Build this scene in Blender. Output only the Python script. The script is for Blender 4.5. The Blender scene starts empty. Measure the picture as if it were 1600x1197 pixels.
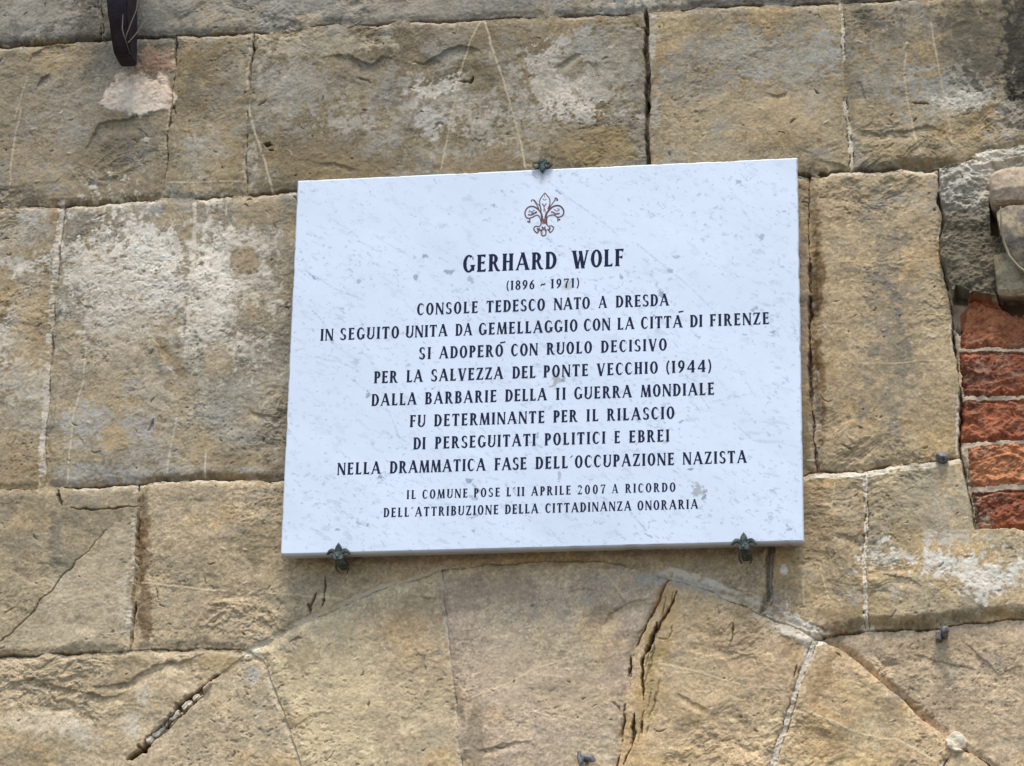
import bpy, bmesh, math, random
import numpy as np
from mathutils import Vector, Matrix

C = bpy.context.scene
COL = C.collection
R_ = math.radians
random.seed(4)

# ------------------------------------------------------------------ camera
# The photo's pose was solved from the four corners of the plaque (0.9 m wide, standing upright on the wall).
F_PX = 4440.0
CX, CY = 800.0, 598.5
RM = np.array([[0.98786176, -0.01770698, 0.15432306],
               [-0.03420693, 0.9442957, 0.32731563],
               [-0.15152237, -0.32862151, 0.93222791]])   # rows: right, down, forward in (x right, y down, z into wall)
PW = 0.9                          # plaque width
PH = 0.9 * 0.77927113             # plaque height
PZ = 3.30                         # height of its centre above the ground
YF = -0.053                       # y of its front face; the wall's mean plane is y = 0
CAM = np.array([0.7751942 * PW, YF - 5.11661565 * PW, PZ - 1.86057862 * PW])

cam = bpy.data.cameras.new('camera')
cam_o = bpy.data.objects.new('camera', cam)
COL.objects.link(cam_o)
def bw(v): return Vector((v[0], v[2], -v[1]))
rt, dn, fw = bw(RM[0]), bw(RM[1]), bw(RM[2])
M = Matrix((rt, -dn, -fw)).transposed().to_4x4()
M.translation = Vector(CAM)
cam_o.matrix_world = M
cam.sensor_width = 36.0
cam.lens = F_PX / 1600.0 * 36.0
cam.clip_start = 0.1
cam.clip_end = 500
C.camera = cam_o

# ------------------------------------------------------------------ light
SUN_EL, SUN_AZ = R_(70), R_(6)    # azimuth: to the right of straight out of the wall
w = bpy.data.worlds.new('World'); C.world = w
w.use_nodes = True
nt = w.node_tree
sky = nt.nodes.new('ShaderNodeTexSky')
sky.sky_type = 'NISHITA'; sky.sun_disc = False
sky.sun_elevation = SUN_EL
sky.sun_rotation = math.pi - SUN_AZ
sky.air_density = 1.0; sky.dust_density = 1.2; sky.ozone_density = 1.0
bg = nt.nodes['Background']; bg.inputs[1].default_value = 0.15
nt.links.new(sky.outputs[0], bg.inputs[0])
sl = bpy.data.lights.new('sun', 'SUN'); sl.energy = 2.0; sl.angle = R_(20); sl.color = (1.0, 0.98, 0.95)
so = bpy.data.objects.new('sun', sl); COL.objects.link(so)
sd = Vector((math.sin(SUN_AZ) * math.cos(SUN_EL), -math.cos(SUN_AZ) * math.cos(SUN_EL), math.sin(SUN_EL)))
so.rotation_euler = sd.to_track_quat('Z', 'Y').to_euler()
so.location = (2, -6, 9)
vs = C.view_settings
vs.view_transform = 'Standard'; vs.look = 'None'; vs.gamma = 1.0; vs.use_curve_mapping = False
vs.exposure = 0.64
ILL = np.array([0.80, 0.90, 1.06])     # light reaching the wall, used to read albedo from seen colours

def lin(c):
    c = np.asarray(c, float) / 255.0
    return np.where(c <= 0.04045, c / 12.92, ((c + 0.055) / 1.055) ** 2.4)
def alb(*c, k=.32):
    c = np.asarray(c, float); g = c.mean()
    return np.clip(lin(np.clip(c + (g - c) * k + np.array([1, .5, -1]) * (k > .1), 0, 255)) / ILL, 0.004, 0.85)

# ------------------------------------------------------------------ pixel <-> wall
def unproj(px, py, y=0.0):
    px = np.asarray(px, float); py = np.asarray(py, float)
    u, v = (px - CX) / F_PX, (py - CY) / F_PX
    d = u[..., None] * RM[0] + v[..., None] * RM[1] + RM[2]      # (x, down, forward)
    t = (y - CAM[1]) / d[..., 2]
    return CAM[0] + d[..., 0] * t, CAM[2] - d[..., 1] * t        # X, Z
def proj(X, Y, Z):
    a, b, c = X - CAM[0], -(Z - CAM[2]), Y - CAM[1]
    cx = RM[0, 0] * a + RM[0, 1] * b + RM[0, 2] * c
    cy = RM[1, 0] * a + RM[1, 1] * b + RM[1, 2] * c
    cz = RM[2, 0] * a + RM[2, 1] * b + RM[2, 2] * c
    return CX + F_PX * cx / cz, CY + F_PX * cy / cz
def P3(px, py, y=0.0):
    X, Z = unproj(px, py, y); return Vector((float(X), y, float(Z)))
PXM = 0.00113                                                     # metres per photo pixel on the wall

# ------------------------------------------------------------------ noise
_tabs = {}
def tab(seed):
    if seed not in _tabs: _tabs[seed] = np.random.RandomState(seed).rand(256, 256).astype(np.float32)
    return _tabs[seed]
def vn(x, y, seed=0):
    x = x.astype(np.float32) + np.float32(1000.37 + seed * 7.1); y = y.astype(np.float32) + np.float32(1000.71)
    ix = np.floor(x).astype(np.int32); iy = np.floor(y).astype(np.int32)
    fx = x - ix; fy = y - iy
    fx = fx * fx * fx * (fx * (fx * 6 - 15) + 10); fy = fy * fy * fy * (fy * (fy * 6 - 15) + 10)
    t = tab(seed); x0 = ix & 255; x1 = (ix + 1) & 255; y0 = iy & 255; y1 = (iy + 1) & 255
    a = t[y0, x0]; b = t[y0, x1]; c = t[y1, x0]; d = t[y1, x1]
    a += (b - a) * fx; c += (d - c) * fx
    return (a + (c - a) * fy) * 2 - 1
def fbm(x, y, o=4, seed=0, g=0.5):
    s = np.zeros(x.shape, np.float32); am = 1.0; n = 0.0
    for i in range(o):
        ca, sa = math.cos(i * 1.1 + .4), math.sin(i * 1.1 + .4)
        k = 2.03 ** i
        s += am * vn((x * ca - y * sa) * k, (x * sa + y * ca) * k, seed + i * 3); n += am; am *= g
    return s / n * 1.6
def ss(a, b, x):
    t = np.clip((x - a) / (b - a), 0, 1); return t * t * (3 - 2 * t)

# ------------------------------------------------------------------ scene helpers
def tag(o, label, cat, group=None, kind=None):
    if label: o['label'] = label
    if cat: o['category'] = cat
    if group: o['group'] = group
    if kind: o['kind'] = kind
    return o
def empty(name, loc=(0, 0, 0)):
    o = bpy.data.objects.new(name, None); COL.objects.link(o); o.location = loc; o.empty_display_size = 0.05
    return o
def link_mesh(name, me, mat, parent=None, smooth=True):
    o = bpy.data.objects.new(name, me); COL.objects.link(o)
    if mat: me.materials.append(mat)
    if smooth: me.polygons.foreach_set('use_smooth', np.ones(len(me.polygons), bool))
    if parent:
        o.parent = parent; o.matrix_parent_inverse = Matrix.Translation(-Vector(parent.location))
    return o
def np_mesh(name, V, Q, col=None):
    me = bpy.data.meshes.new(name)
    n = Q.shape[1]
    me.vertices.add(len(V)); me.vertices.foreach_set('co', V.astype(np.float32).ravel())
    me.loops.add(Q.size); me.loops.foreach_set('vertex_index', Q.astype(np.int32).ravel())
    me.polygons.add(len(Q)); me.polygons.foreach_set('loop_start', np.arange(0, Q.size, n, dtype=np.int32))
    if col is not None:
        a = me.attributes.new('Col', 'FLOAT_COLOR', 'POINT')
        c4 = np.ones((len(V), 4), np.float32); c4[:, :3] = col
        a.data.foreach_set('color', c4.ravel())
    me.update(calc_edges=True)
    return me

def material(name, base=None, rough=0.9, spec=0.25, grain=0.12, gscale=420, bump=0.25, bscale=700, metal=0.0, attr=False, mottle=None):
    m = bpy.data.materials.new(name); m.use_nodes = True
    N, L = m.node_tree.nodes, m.node_tree.links
    b = N['Principled BSDF']; b.inputs['Roughness'].default_value = rough
    b.inputs['Specular IOR Level'].default_value = spec; b.inputs['Metallic'].default_value = metal
    tc = N.new('ShaderNodeTexCoord')
    nz = N.new('ShaderNodeTexNoise'); nz.inputs['Scale'].default_value = gscale; nz.inputs['Detail'].default_value = 4
    nz.inputs['Roughness'].default_value = 0.65
    L.new(tc.outputs['Object'], nz.inputs['Vector'])
    mr = N.new('ShaderNodeMapRange'); mr.inputs[1].default_value = 0.25; mr.inputs[2].default_value = 0.75
    mr.inputs[3].default_value = 1 - grain; mr.inputs[4].default_value = 1 + grain
    L.new(nz.outputs[0], mr.inputs[0])
    mx = N.new('ShaderNodeMix'); mx.data_type = 'RGBA'; mx.blend_type = 'MULTIPLY'; mx.inputs[0].default_value = 1.0
    L.new(mr.outputs[0], mx.inputs[7])
    if attr:
        at = N.new('ShaderNodeAttribute'); at.attribute_name = 'Col'; src = at.outputs['Color']
        L.new(src, mx.inputs[6])
    elif mottle is not None:
        n2 = N.new('ShaderNodeTexNoise'); n2.inputs['Scale'].default_value = mottle[1]; n2.inputs['Detail'].default_value = 5
        L.new(tc.outputs['Object'], n2.inputs['Vector'])
        r2 = N.new('ShaderNodeMapRange'); r2.inputs[1].default_value = 0.4; r2.inputs[2].default_value = 0.62
        L.new(n2.outputs[0], r2.inputs[0])
        m2 = N.new('ShaderNodeMix'); m2.data_type = 'RGBA'
        m2.inputs[6].default_value = (*base, 1); m2.inputs[7].default_value = (*mottle[0], 1)
        L.new(r2.outputs[0], m2.inputs[0]); L.new(m2.outputs[2], mx.inputs[6])
    else:
        mx.inputs[6].default_value = (*base, 1)
    L.new(mx.outputs[2], b.inputs['Base Color'])
    nb = N.new('ShaderNodeTexNoise'); nb.inputs['Scale'].default_value = bscale; nb.inputs['Detail'].default_value = 3
    L.new(tc.outputs['Object'], nb.inputs['Vector'])
    bp = N.new('ShaderNodeBump'); bp.inputs['Strength'].default_value = bump; bp.inputs['Distance'].default_value = 0.001
    L.new(nb.outputs[0], bp.inputs['Height']); L.new(bp.outputs[0], b.inputs['Normal'])
    return m

M_stone = material('sandstone', attr=True, grain=0.20, bump=0.35)
M_mortar = material('lime_mortar', attr=True, grain=0.14, bump=0.4)
M_cement = material('weathered_cement', attr=True, grain=0.16, bump=0.5)
M_brick = material('old_brick', attr=True, grain=0.12, bump=0.4)
M_marble = material('white_marble', attr=True, rough=0.42, spec=0.35, grain=0.012, gscale=60, bump=0.02)
M_ink = material('engraving_paint', base=(0.010, 0.014, 0.048), rough=0.7, spec=0.2, grain=0.45, gscale=900)
M_ink_r = material('red_brown_engraving', base=(0.24, 0.11, 0.10), rough=0.6, spec=0.2, grain=0.2)
M_ink_d = material('dark_brown_engraving', base=(0.16, 0.072, 0.07), rough=0.6, spec=0.2, grain=0.2)
M_bronze = material('patinated_bronze', base=(0.035, 0.045, 0.04), rough=0.5, spec=0.5, grain=0.3, gscale=200, bump=0.3, mottle=((0.12, 0.14, 0.11), 90), metal=0.2)
M_iron = material('rusty_iron', base=(0.028, 0.016, 0.013), rough=0.8, spec=0.3, grain=0.4, gscale=150, bump=0.6, bscale=300, mottle=((0.038, 0.028, 0.034), 30))
M_zinc = material('dull_zinc', base=(0.21, 0.20, 0.185), rough=0.55, spec=0.5, grain=0.25, gscale=250, bump=0.4, bscale=350, metal=0.15, mottle=((0.07, 0.066, 0.06), 120))
M_twig = material('dry_stem', base=(0.16, 0.13, 0.10), rough=0.9, grain=0.3)
M_pave = material('paving_stone', base=(0.12, 0.11, 0.10), rough=0.9, grain=0.2, gscale=8, bump=0.4, bscale=40, mottle=((0.09, 0.085, 0.08), 1.2))

# ------------------------------------------------------------------ the ground
bm = bmesh.new()
for x, y in ((-60, -90), (60, -90), (60, 0.3), (-60, 0.3)): bm.verts.new((x, y, 0))
bm.faces.new(bm.verts)
me = bpy.data.meshes.new('pavement'); bm.to_mesh(me); bm.free()
o = link_mesh('pavement', me, M_pave, smooth=False); o['kind'] = 'structure'
# ------------------------------------------------------------------ the wall: one relief, cut into its stones
STEP = 0.00122
_cx, _cz = unproj([-130, 1730, -130, 1730], [-130, -130, 1310, 1310])
X0, X1, Z0, Z1 = _cx.min(), _cx.max(), _cz.min(), _cz.max()
NX, NZ = int((X1 - X0) / STEP) + 1, int((Z1 - Z0) / STEP) + 1
xs = X0 + np.arange(NX) * STEP; zs = Z0 + np.arange(NZ) * STEP
GX, GZ = np.meshgrid(xs.astype(np.float32), zs.astype(np.float32))
PX, PY = proj(GX.astype(np.float64), 0.0, GZ.astype(np.float64))
PX = PX.astype(np.float32); PY = PY.astype(np.float32)
wobx = 2.2 * vn(PX / 34, PY / 34, 1) + 1.2 * vn(PX / 11, PY / 11, 2) + 0.6 * vn(PX / 4, PY / 4, 90)
woby = 2.2 * vn(PX / 34, PY / 34, 3) + 1.2 * vn(PX / 11, PY / 11, 4) + 0.6 * vn(PX / 4, PY / 4, 91)
WX = PX + wobx; WY = PY + woby

def inpoly(pts, X, Y):
    pts = np.asarray(pts, float)
    r = np.zeros(X.shape, bool)
    m = (X > pts[:, 0].min()) & (X < pts[:, 0].max()) & (Y > pts[:, 1].min()) & (Y < pts[:, 1].max())
    x, y = X[m], Y[m]; q = np.zeros(x.shape, bool)
    for (x0, y0), (x1, y1) in zip(pts, np.roll(pts, -1, 0)):
        if y0 == y1: continue
        c = ((y0 > y) != (y1 > y)) & (x < (x1 - x0) * (y - y0) / (y1 - y0) + x0)
        q ^= c
    r[m] = q
    return r
def near(X, Y, xa, xb, ya, yb):
    """flat indices (and X, Y there) of the grid points inside a box"""
    if X.shape == PX.shape:
        ux, uz = unproj([xa - 9, xb + 9, xa - 9, xb + 9], [ya - 9, ya - 9, yb + 9, yb + 9])
        i0, i1 = max(0, int((ux.min() - X0) / STEP)), min(NX, int((ux.max() - X0) / STEP) + 2)
        j0, j1 = max(0, int((uz.min() - Z0) / STEP)), min(NZ, int((uz.max() - Z0) / STEP) + 2)
        if i1 <= i0 or j1 <= j0: i0 = j0 = 0; i1 = j1 = 1
        x, y = X[j0:j1, i0:i1], Y[j0:j1, i0:i1]
        m = (x > xa) & (x < xb) & (y > ya) & (y < yb)
        jj, ii_ = np.nonzero(m)
        return (jj + j0) * NX + ii_ + i0, x[m], y[m]
    m = (X > xa) & (X < xb) & (Y > ya) & (Y < yb)
    return np.flatnonzero(m.ravel()), X[m], Y[m]
def polydist(pts, X, Y, R):
    """index of points within R of the polyline; distance, signed distance (right of travel +), position 0..1 along it"""
    pts = np.asarray(pts, float)
    idx, x, y = near(X, Y, pts[:, 0].min() - R, pts[:, 0].max() + R, pts[:, 1].min() - R, pts[:, 1].max() + R)
    D = np.full(x.shape, 1e9, np.float32); S = D.copy(); T = np.zeros(x.shape, np.float32)
    seg = np.hypot(*np.diff(pts, axis=0).T); tot = seg.sum(); acc = 0
    for (a, b, l) in zip(pts[:-1], pts[1:], seg):
        dx, dy = (b - a) / l
        t = np.clip((x - a[0]) * dx + (y - a[1]) * dy, 0, l)
        ex, ey = x - a[0] - t * dx, y - a[1] - t * dy
        d = np.hypot(ex, ey); k = d < D
        D[k] = d[k]; S[k] = (ex * -dy + ey * dx)[k]; T[k] = ((acc + t) / tot)[k]
        acc += l
    S = np.sign(S) * D
    k = D < R
    return idx[k], D[k], S[k], T[k]

J1 = [(-300, 92), (0, 74), (110, 66), (160, 60), (265, 57), (320, 55), (394, 50), (460, 46), (510, 40), (580, 38), (650, 35), (750, 30), (830, 27), (900, 25), (1008, 18), (1060, 15), (1140, 12), (1312, 3), (1600, -8), (1900, -20)]
J2L = [(-300, 344), (0, 325), (100, 319), (170, 315), (240, 312), (256, 306), (300, 310), (384, 304), (460, 299), (700, 288)]
J2R = [(700, 288), (1012, 276), (1250, 271), (1280, 276), (1300, 270), (1330, 266), (1400, 264), (1467, 267)]
J2X = [(1467, 267), (1500, 262), (1540, 240), (1600, 226), (1900, 205)]
V0 = [(275, 57), (274, 78), (270, 138), (262, 202), (258, 277), (256, 306)]
V1 = [(394, 50), (396, 58), (387, 173), (384, 304)]
V2 = [(1008, 18), (1010, 85), (1012, 140), (1010, 200), (1012, 276)]
V3 = [(1312, 3), (1316, 60), (1320, 130), (1322, 170), (1327, 200), (1331, 240), (1330, 266)]
VL = [(100, 319), (95, 380), (88, 440), (85, 500), (80, 560), (75, 620), (72, 700), (70, 764)]
J3L = [(-300, 776), (0, 766), (70, 764), (160, 758), (217, 756), (300, 750), (350, 748), (440, 752), (700, 748)]
J3R = [(700, 748), (1203, 744), (1250, 744), (1280, 736), (1352, 738), (1400, 728), (1470, 722), (1500, 716)]
VK = [(1264, 273), (1264, 400), (1266, 600), (1276, 736)]
VK2 = [(1467, 267), (1472, 330), (1468, 400), (1476, 430), (1486, 480), (1492, 540), (1497, 580), (1502, 690), (1500, 716)]
VBR = [(1500, 716), (1512, 760), (1522, 829)]
VM = [(217, 756), (215, 800), (212, 880), (206, 960), (204, 1016)]
J4L = [(-300, 1040), (0, 1027), (150, 1018), (204, 1016), (300, 1014), (350, 1013), (392, 1018)]
EXL = [(392, 1018), (420, 1008), (450, 985), (480, 970), (540, 945), (600, 920), (640, 908), (692, 891)]
EXT = [(692, 891), (760, 883), (850, 876), (940, 877), (1000, 891), (1045, 906)]
EXR = [(1045, 906), (1100, 920), (1140, 938), (1190, 960), (1250, 985), (1275, 999)]
EXR2 = [(1275, 999), (1310, 1011), (1340, 1035), (1400, 1085), (1440, 1120), (1478, 1153)]
EXR3 = [(1478, 1153), (1500, 1167), (1530, 1182), (1560, 1207), (1650, 1295), (1760, 1450)]
EXD = [(392, 1018), (330, 1062), (300, 1093), (260, 1130), (205, 1185), (180, 1230), (130, 1450)]
VA_ = [(392, 1018), (412, 1030), (430, 1080), (445, 1120), (462, 1165), (475, 1210), (520, 1450)]
VB_ = [(692, 891), (697, 950), (702, 1010), (708, 1060), (715, 1120), (722, 1197), (745, 1450)]
VC_ = [(1045, 906), (1020, 960), (1000, 1000), (988, 1030), (978, 1100), (965, 1197), (930, 1450)]
VD_ = [(1275, 999), (1262, 1030), (1250, 1060), (1238, 1100), (1225, 1140), (1205, 1197), (1130, 1450)]
VE_ = [(1478, 1153), (1485, 1180), (1470, 1210), (1400, 1450)]
VU = [(1203, 744), (1203, 900), (1205, 935), (1192, 958)]
VW = [(1352, 738), (1353, 780), (1356, 800), (1354, 850), (1350, 880), (1352, 930), (1356, 984)]
J4R = [(1275, 999), (1300, 992), (1356, 985), (1400, 984), (1470, 979), (1530, 971), (1600, 966), (1900, 955)]
V00, V01, V02 = [(158, -300), (158, 60)], [(854, -300), (856, 26)], [(1318, -300), (1312, 3)]
B = 1450
def rv(l): return l[::-1]
# name, outline, seen colour, second colour, (grey bloom, flaking, relief bulge, lift mm), label of the part
BL = [
 ('stone_block', [(-300, -300), (158, -300), (158, 60)] + rv(J1[:4]), (128, 121, 106), (104, 102, 94), .5, .7, 1, 0),
 ('stone_block', [(158, -300), (854, -300), (856, 26)] + rv(J1[3:13]) + [(158, 60)], (138, 127, 106), (112, 110, 100), .5, .6, 1, 1),
 ('stone_block', [(854, -300), (1318, -300), (1312, 3)] + rv(J1[12:17]) + [(856, 26)], (134, 125, 106), (108, 104, 95), .5, .5, 1, -1),
 ('stone_block', [(1318, -300), (1900, -300), (1900, -20), (1600, -8), (1312, 3)], (96, 89, 74), (74, 70, 62), .3, .5, 1, -4),
 ('stone_block', J1[:5] + V0 + rv(J2L[:5]) , (138, 124, 96), (112, 104, 86), .25, 1.0, 1, 0),
 ('stone_block', [(275, 57)] + J1[5:7] + V1[1:] + [(300, 310), (256, 306)] + rv(V0)[1:-1], (143, 128, 97), (132, 116, 80), .4, .7, 1, 1),
 ('stone_block', J1[6:15] + V2[1:] + [(1012, 276)] + rv(J2R)[6:] + rv(J2L)[:2] + [(384, 304)] + rv(V1)[1:-1], (131, 117, 86), (118, 106, 80), .35, 1.0, 1, 1),
 ('stone_block', J1[14:18] + V3[1:] + rv(J2R[1:6]) + rv(V2)[1:-1], (153, 136, 102), (142, 127, 98), .15, .8, 1, 2),
 ('stone_block', [(1312, 3), (1600, -8), (1900, -20), (1900, 205)] + rv(J2X)[1:] + [(1400, 264), (1330, 266)] + rv(V3)[1:-1], (150, 133, 98), (118, 110, 90), .35, .9, 1, 3),
 ('stone_block', [(-300, 344), (0, 325), (100, 319)] + VL[1:] + [(0, 766), (-300, 776)], (158, 140, 107), (146, 128, 94), .4, .7, 1, 0),
 ('stone_block', [(100, 319)] + J2L[3:] + [(700, 748)] + rv(J3L)[1:6] + [(70, 764)] + rv(VL)[1:-1], (156, 140, 109), (136, 128, 108), .35, .8, 1, 2),
 ('stone_block', [(700, 288)] + J2R[1:3] + [(1264, 273)] + VK[1:] + [(1276, 738), (1250, 744), (1203, 744), (700, 748)], (168, 144, 104), (142, 122, 88), .2, .8, 1, -3),
 ('stone_block', [(1264, 273), (1280, 276), (1300, 270), (1330, 266), (1400, 264)] + VK2 + rv(J3R)[1:4] + [(1276, 736)] + rv(VK)[1:-1], (176, 150, 104), (166, 142, 100), .05, .7, 1, 4),
 ('stone_block', J3L[:5] + VM[1:] + rv(J4L[:3]), (158, 141, 108), (146, 131, 102), .15, .35, 1, 5),
 ('stone_block', J3L[4:] + [(1203, 744)] + VU[1:] + rv(EXR[:4]) + rv(EXT)[1:] + rv(EXL)[1:] + rv(J4L[3:-1]) + rv(VM)[:-1], (170, 151, 116), (158, 140, 108), .05, 1.0, 1, 2),
 ('stone_block', J3R[1:5] + VW[1:] + [(1300, 992), (1275, 999)] + rv(EXR)[1:3] + rv(VU)[:-1], (168, 147, 109), (154, 134, 98), .1, .45, 1, 5),
 ('stone_block', [(1352, 738), (1400, 728), (1470, 722), (1500, 716)] + VBR[1:] + [(1900, 829), (1900, 955)] + rv(J4R)[1:6] + [(1356, 984)] + rv(VW)[1:-1], (168, 148, 110), (150, 136, 106), .3, .55, 1, 9),
 ('stone_block', J4L + EXD[1:] + [(-300, 1450)], (172, 153, 119), (160, 142, 108), .12, .9, 1, 0),
 ('stone_block', [(1275, 999)] + J4R[1:] + [(1900, 1450), (1760, 1450)] + rv(EXR3)[1:] + rv(EXR2)[1:-1], (178, 155, 121), (166, 144, 112), .05, .9, 1, -5),
 ('arch_stone', VA_ + rv(EXD)[:-1], (172, 154, 121), (164, 146, 114), .05, .5, 1, 1),
 ('arch_stone', EXL[0:1] + EXL[1:] + VB_[1:] + rv(VA_)[:-1], (186, 167, 127), (170, 150, 116), .05, .6, 1, 3),
 ('arch_stone', EXT + VC_[1:] + rv(VB_)[:-1], (176, 157, 125), (168, 148, 124), .05, .8, 1, 1),
 ('arch_stone', EXR + VD_[1:] + rv(VC_)[:-1], (186, 160, 118), (176, 150, 112), .03, .8, 1, 4),
 ('arch_stone', EXR2 + VE_[1:] + rv(VD_)[:-1], (188, 164, 120), (176, 150, 110), .04, .6, 1, 3),
 ('arch_stone', EXR3 + rv(VE_)[:-1], (182, 160, 122), (172, 150, 112), .04, .6, 1, 1),
]
BRICKS = [[(1500, 482), (1520, 462), (1570, 472), (1600, 492), (1900, 485), (1900, 540), (1503, 543)],
          [(1499, 549), (1900, 546), (1900, 613), (1504, 617)],
          [(1500, 624), (1900, 618), (1900, 681), (1500, 690)],
          [(1513, 700), (1560, 694), (1900, 688), (1900, 752), (1512, 757)],
          [(1519, 766), (1900, 759), (1900, 824), (1524, 829)]]
CEM = [(1467, 267), (1500, 262), (1540, 240), (1600, 226), (1900, 205), (1900, 484), (1562, 484), (1546, 466), (1528, 470), (1514, 474), (1500, 470), (1488, 458), (1476, 434), (1468, 400), (1472, 330)]

LAB = np.full(PX.shape, 0, np.int16)
H = np.zeros(PX.shape, np.float32)
base = np.tile(alb(120, 112, 96).astype(np.float32), (*PX.shape, 1))
# noise fields shared by all stones (in metres, so nothing depends on the picture)
n_big = fbm(GX * 6, GZ * 6, 3, 11)
n_mid = fbm(GX * 18, GZ * 22, 4, 21)
n_fine = fbm(GX * 70, GZ * 95, 4, 31, .6)
n_grain = fbm(GX * 240, GZ * 240, 2, 41, .7)
n_salt = fbm(GX * 120, GZ * 120, 3, 51, .7)
wq = fbm(GX * 9, GZ * 9, 3, 61)
n_flk = fbm(GX * 13 + wq * 1.0, GZ * 21 + wq * 1.2, 4, 71, .52)
n_dir = fbm(GX * 26 + n_mid * .8, GZ * 75 + n_mid * 1.6, 3, 81)
flk_zone = ss(-.25, .45, fbm(GX * 5, GZ * 5, 2, 101))
def terrace(n, k, r0=.8):
    t = n * k; f = np.floor(t); return (f + ss(r0, 1.0, t - f)) / k
TER = terrace(n_flk, 3.2, .86)
TER2 = terrace(fbm(GX * 34 + n_mid * 1.2, GZ * 52 + n_mid * 1.2, 3, 111), 2.4, .8)
wig = np.abs(fbm(GX * 42 + n_mid * 1.5, GZ * 60 + n_mid * 1.5, 3, 121))
wig2 = np.abs(fbm(GX * 78 + n_mid * 1.2, GZ * 150 + n_mid * 2.4, 3, 123))
WORM2 = (1 - ss(0.0, 0.10, wig2)) * ss(.05, .5, fbm(GX * 34, GZ * 40, 2, 133))
WORM = (1 - ss(0.0, 0.055, wig)) * ss(.0, .5, fbm(GX * 14, GZ * 14, 2, 131))

fz = ss(.0, .55, fbm(GX * 4.5 + 2, GZ * 5.5, 3, 101))     # where flakes have come away; the rest is worn flat
rgh = ss(-.1, .7, fbm(GX * 7 + 9, GZ * 8, 3, 201))      # smoother and rougher areas
for i, (nm, poly, c1, c2, grey, flake, bulge, lift) in enumerate(BL, 1):
    m = inpoly(poly, WX, WY)
    LAB[m] = i
    rs = np.random.RandomState(100 + i)
    ox, oz, k = rs.uniform(-1, 1), rs.uniform(-1, 1), rs.uniform(.8, 1.2)
    mm = m
    br = 1.06 if i >= 17 else 1.03 if i >= 14 else (.97 if i < 10 else .98)
    kk_ = .44 if i == 13 else .36 if i <= 11 else .34
    a1, a2 = alb(*[q * br for q in c1], k=kk_), alb(*[q * br for q in c2], k=kk_)
    f = ss(-.35, .45, n_big[mm] * .6 + n_mid[mm] * .7 + ox * .15)[:, None]
    c = a1 + (a2 - a1) * f
    g = ss(.15, .75, fbm(GX[mm] * 9 + 3.1 * i, GZ[mm] * 11, 4, 141, .6) + grey - .35)[:, None] * min(1, grey * 1.8)
    c = c + (alb(136, 136, 129) - c) * g * .85
    # iron-ochre bloom
    oc = ss(.3, .8, fbm(GX[mm] * 8 - 2.7 * i, GZ[mm] * 10, 3, 151))[:, None]
    c = c * (1 + oc * np.array([.07, .0, -.12]))
    base[mm] = c
    H[mm] = 0.001 * lift + (0.0035 * n_big[mm] + 0.0016 * n_mid[mm]) * bulge \
        + flake * (0.0052 * TER[mm] * (.12 + .88 * fz[mm]) + 0.0022 * TER2[mm] * fz[mm] + 0.0004 * n_dir[mm]) \
        - flake * (0.0020 * WORM[mm] * (.3 + .7 * fz[mm]) + .0014 * WORM2[mm] * (.15 + .85 * rgh[mm])) + 0.0011 * n_fine[mm] * (.16 + .12 * flake + .62 * rgh[mm] * flake) + 0.00030 * n_grain[mm] \
        + 0.002 * (ox * (GX[mm] - GX[mm].mean()) + oz * (GZ[mm] - GZ[mm].mean())) / .3
n_dust = vn(GX * 430, GZ * 430, 47)
base *= (1 + .12 * n_fine + .20 * n_grain + .07 * n_dir + .10 * n_dust)[..., None]
base *= (1 - .36 * WORM * (.35 + .65 * fz) * (LAB > 0))[..., None]
base *= (1 - .34 * WORM2 * (.25 + .75 * rgh) * (LAB > 0))[..., None]
# fine grey-blue lichen film and pale weathered specks over the stones
film = ss(.18, .62, n_salt * .55 + .75 * fbm(GX * 22, GZ * 26, 3, 181) - .18 + .22 * ss(500, 200, PY))
base += (alb(138, 139, 134).astype(np.float32) - base) * ((.30 + .22 * ss(420, 250, PY)) * film * (LAB > 0))[..., None]
spk = ss(.55, .85, fbm(GX * 150, GZ * 170, 2, 191, .6))
base *= (1 + .22 * spk)[..., None]
pit = ss(.66, .95, fbm(GX * 130 + 3, GZ * 150, 2, 197, .6)) * (.15 + .85 * rgh)
base *= (1 - .30 * pit)[..., None]; H -= (.0012 * pit).astype(np.float32)

base *= 1.075
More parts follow.
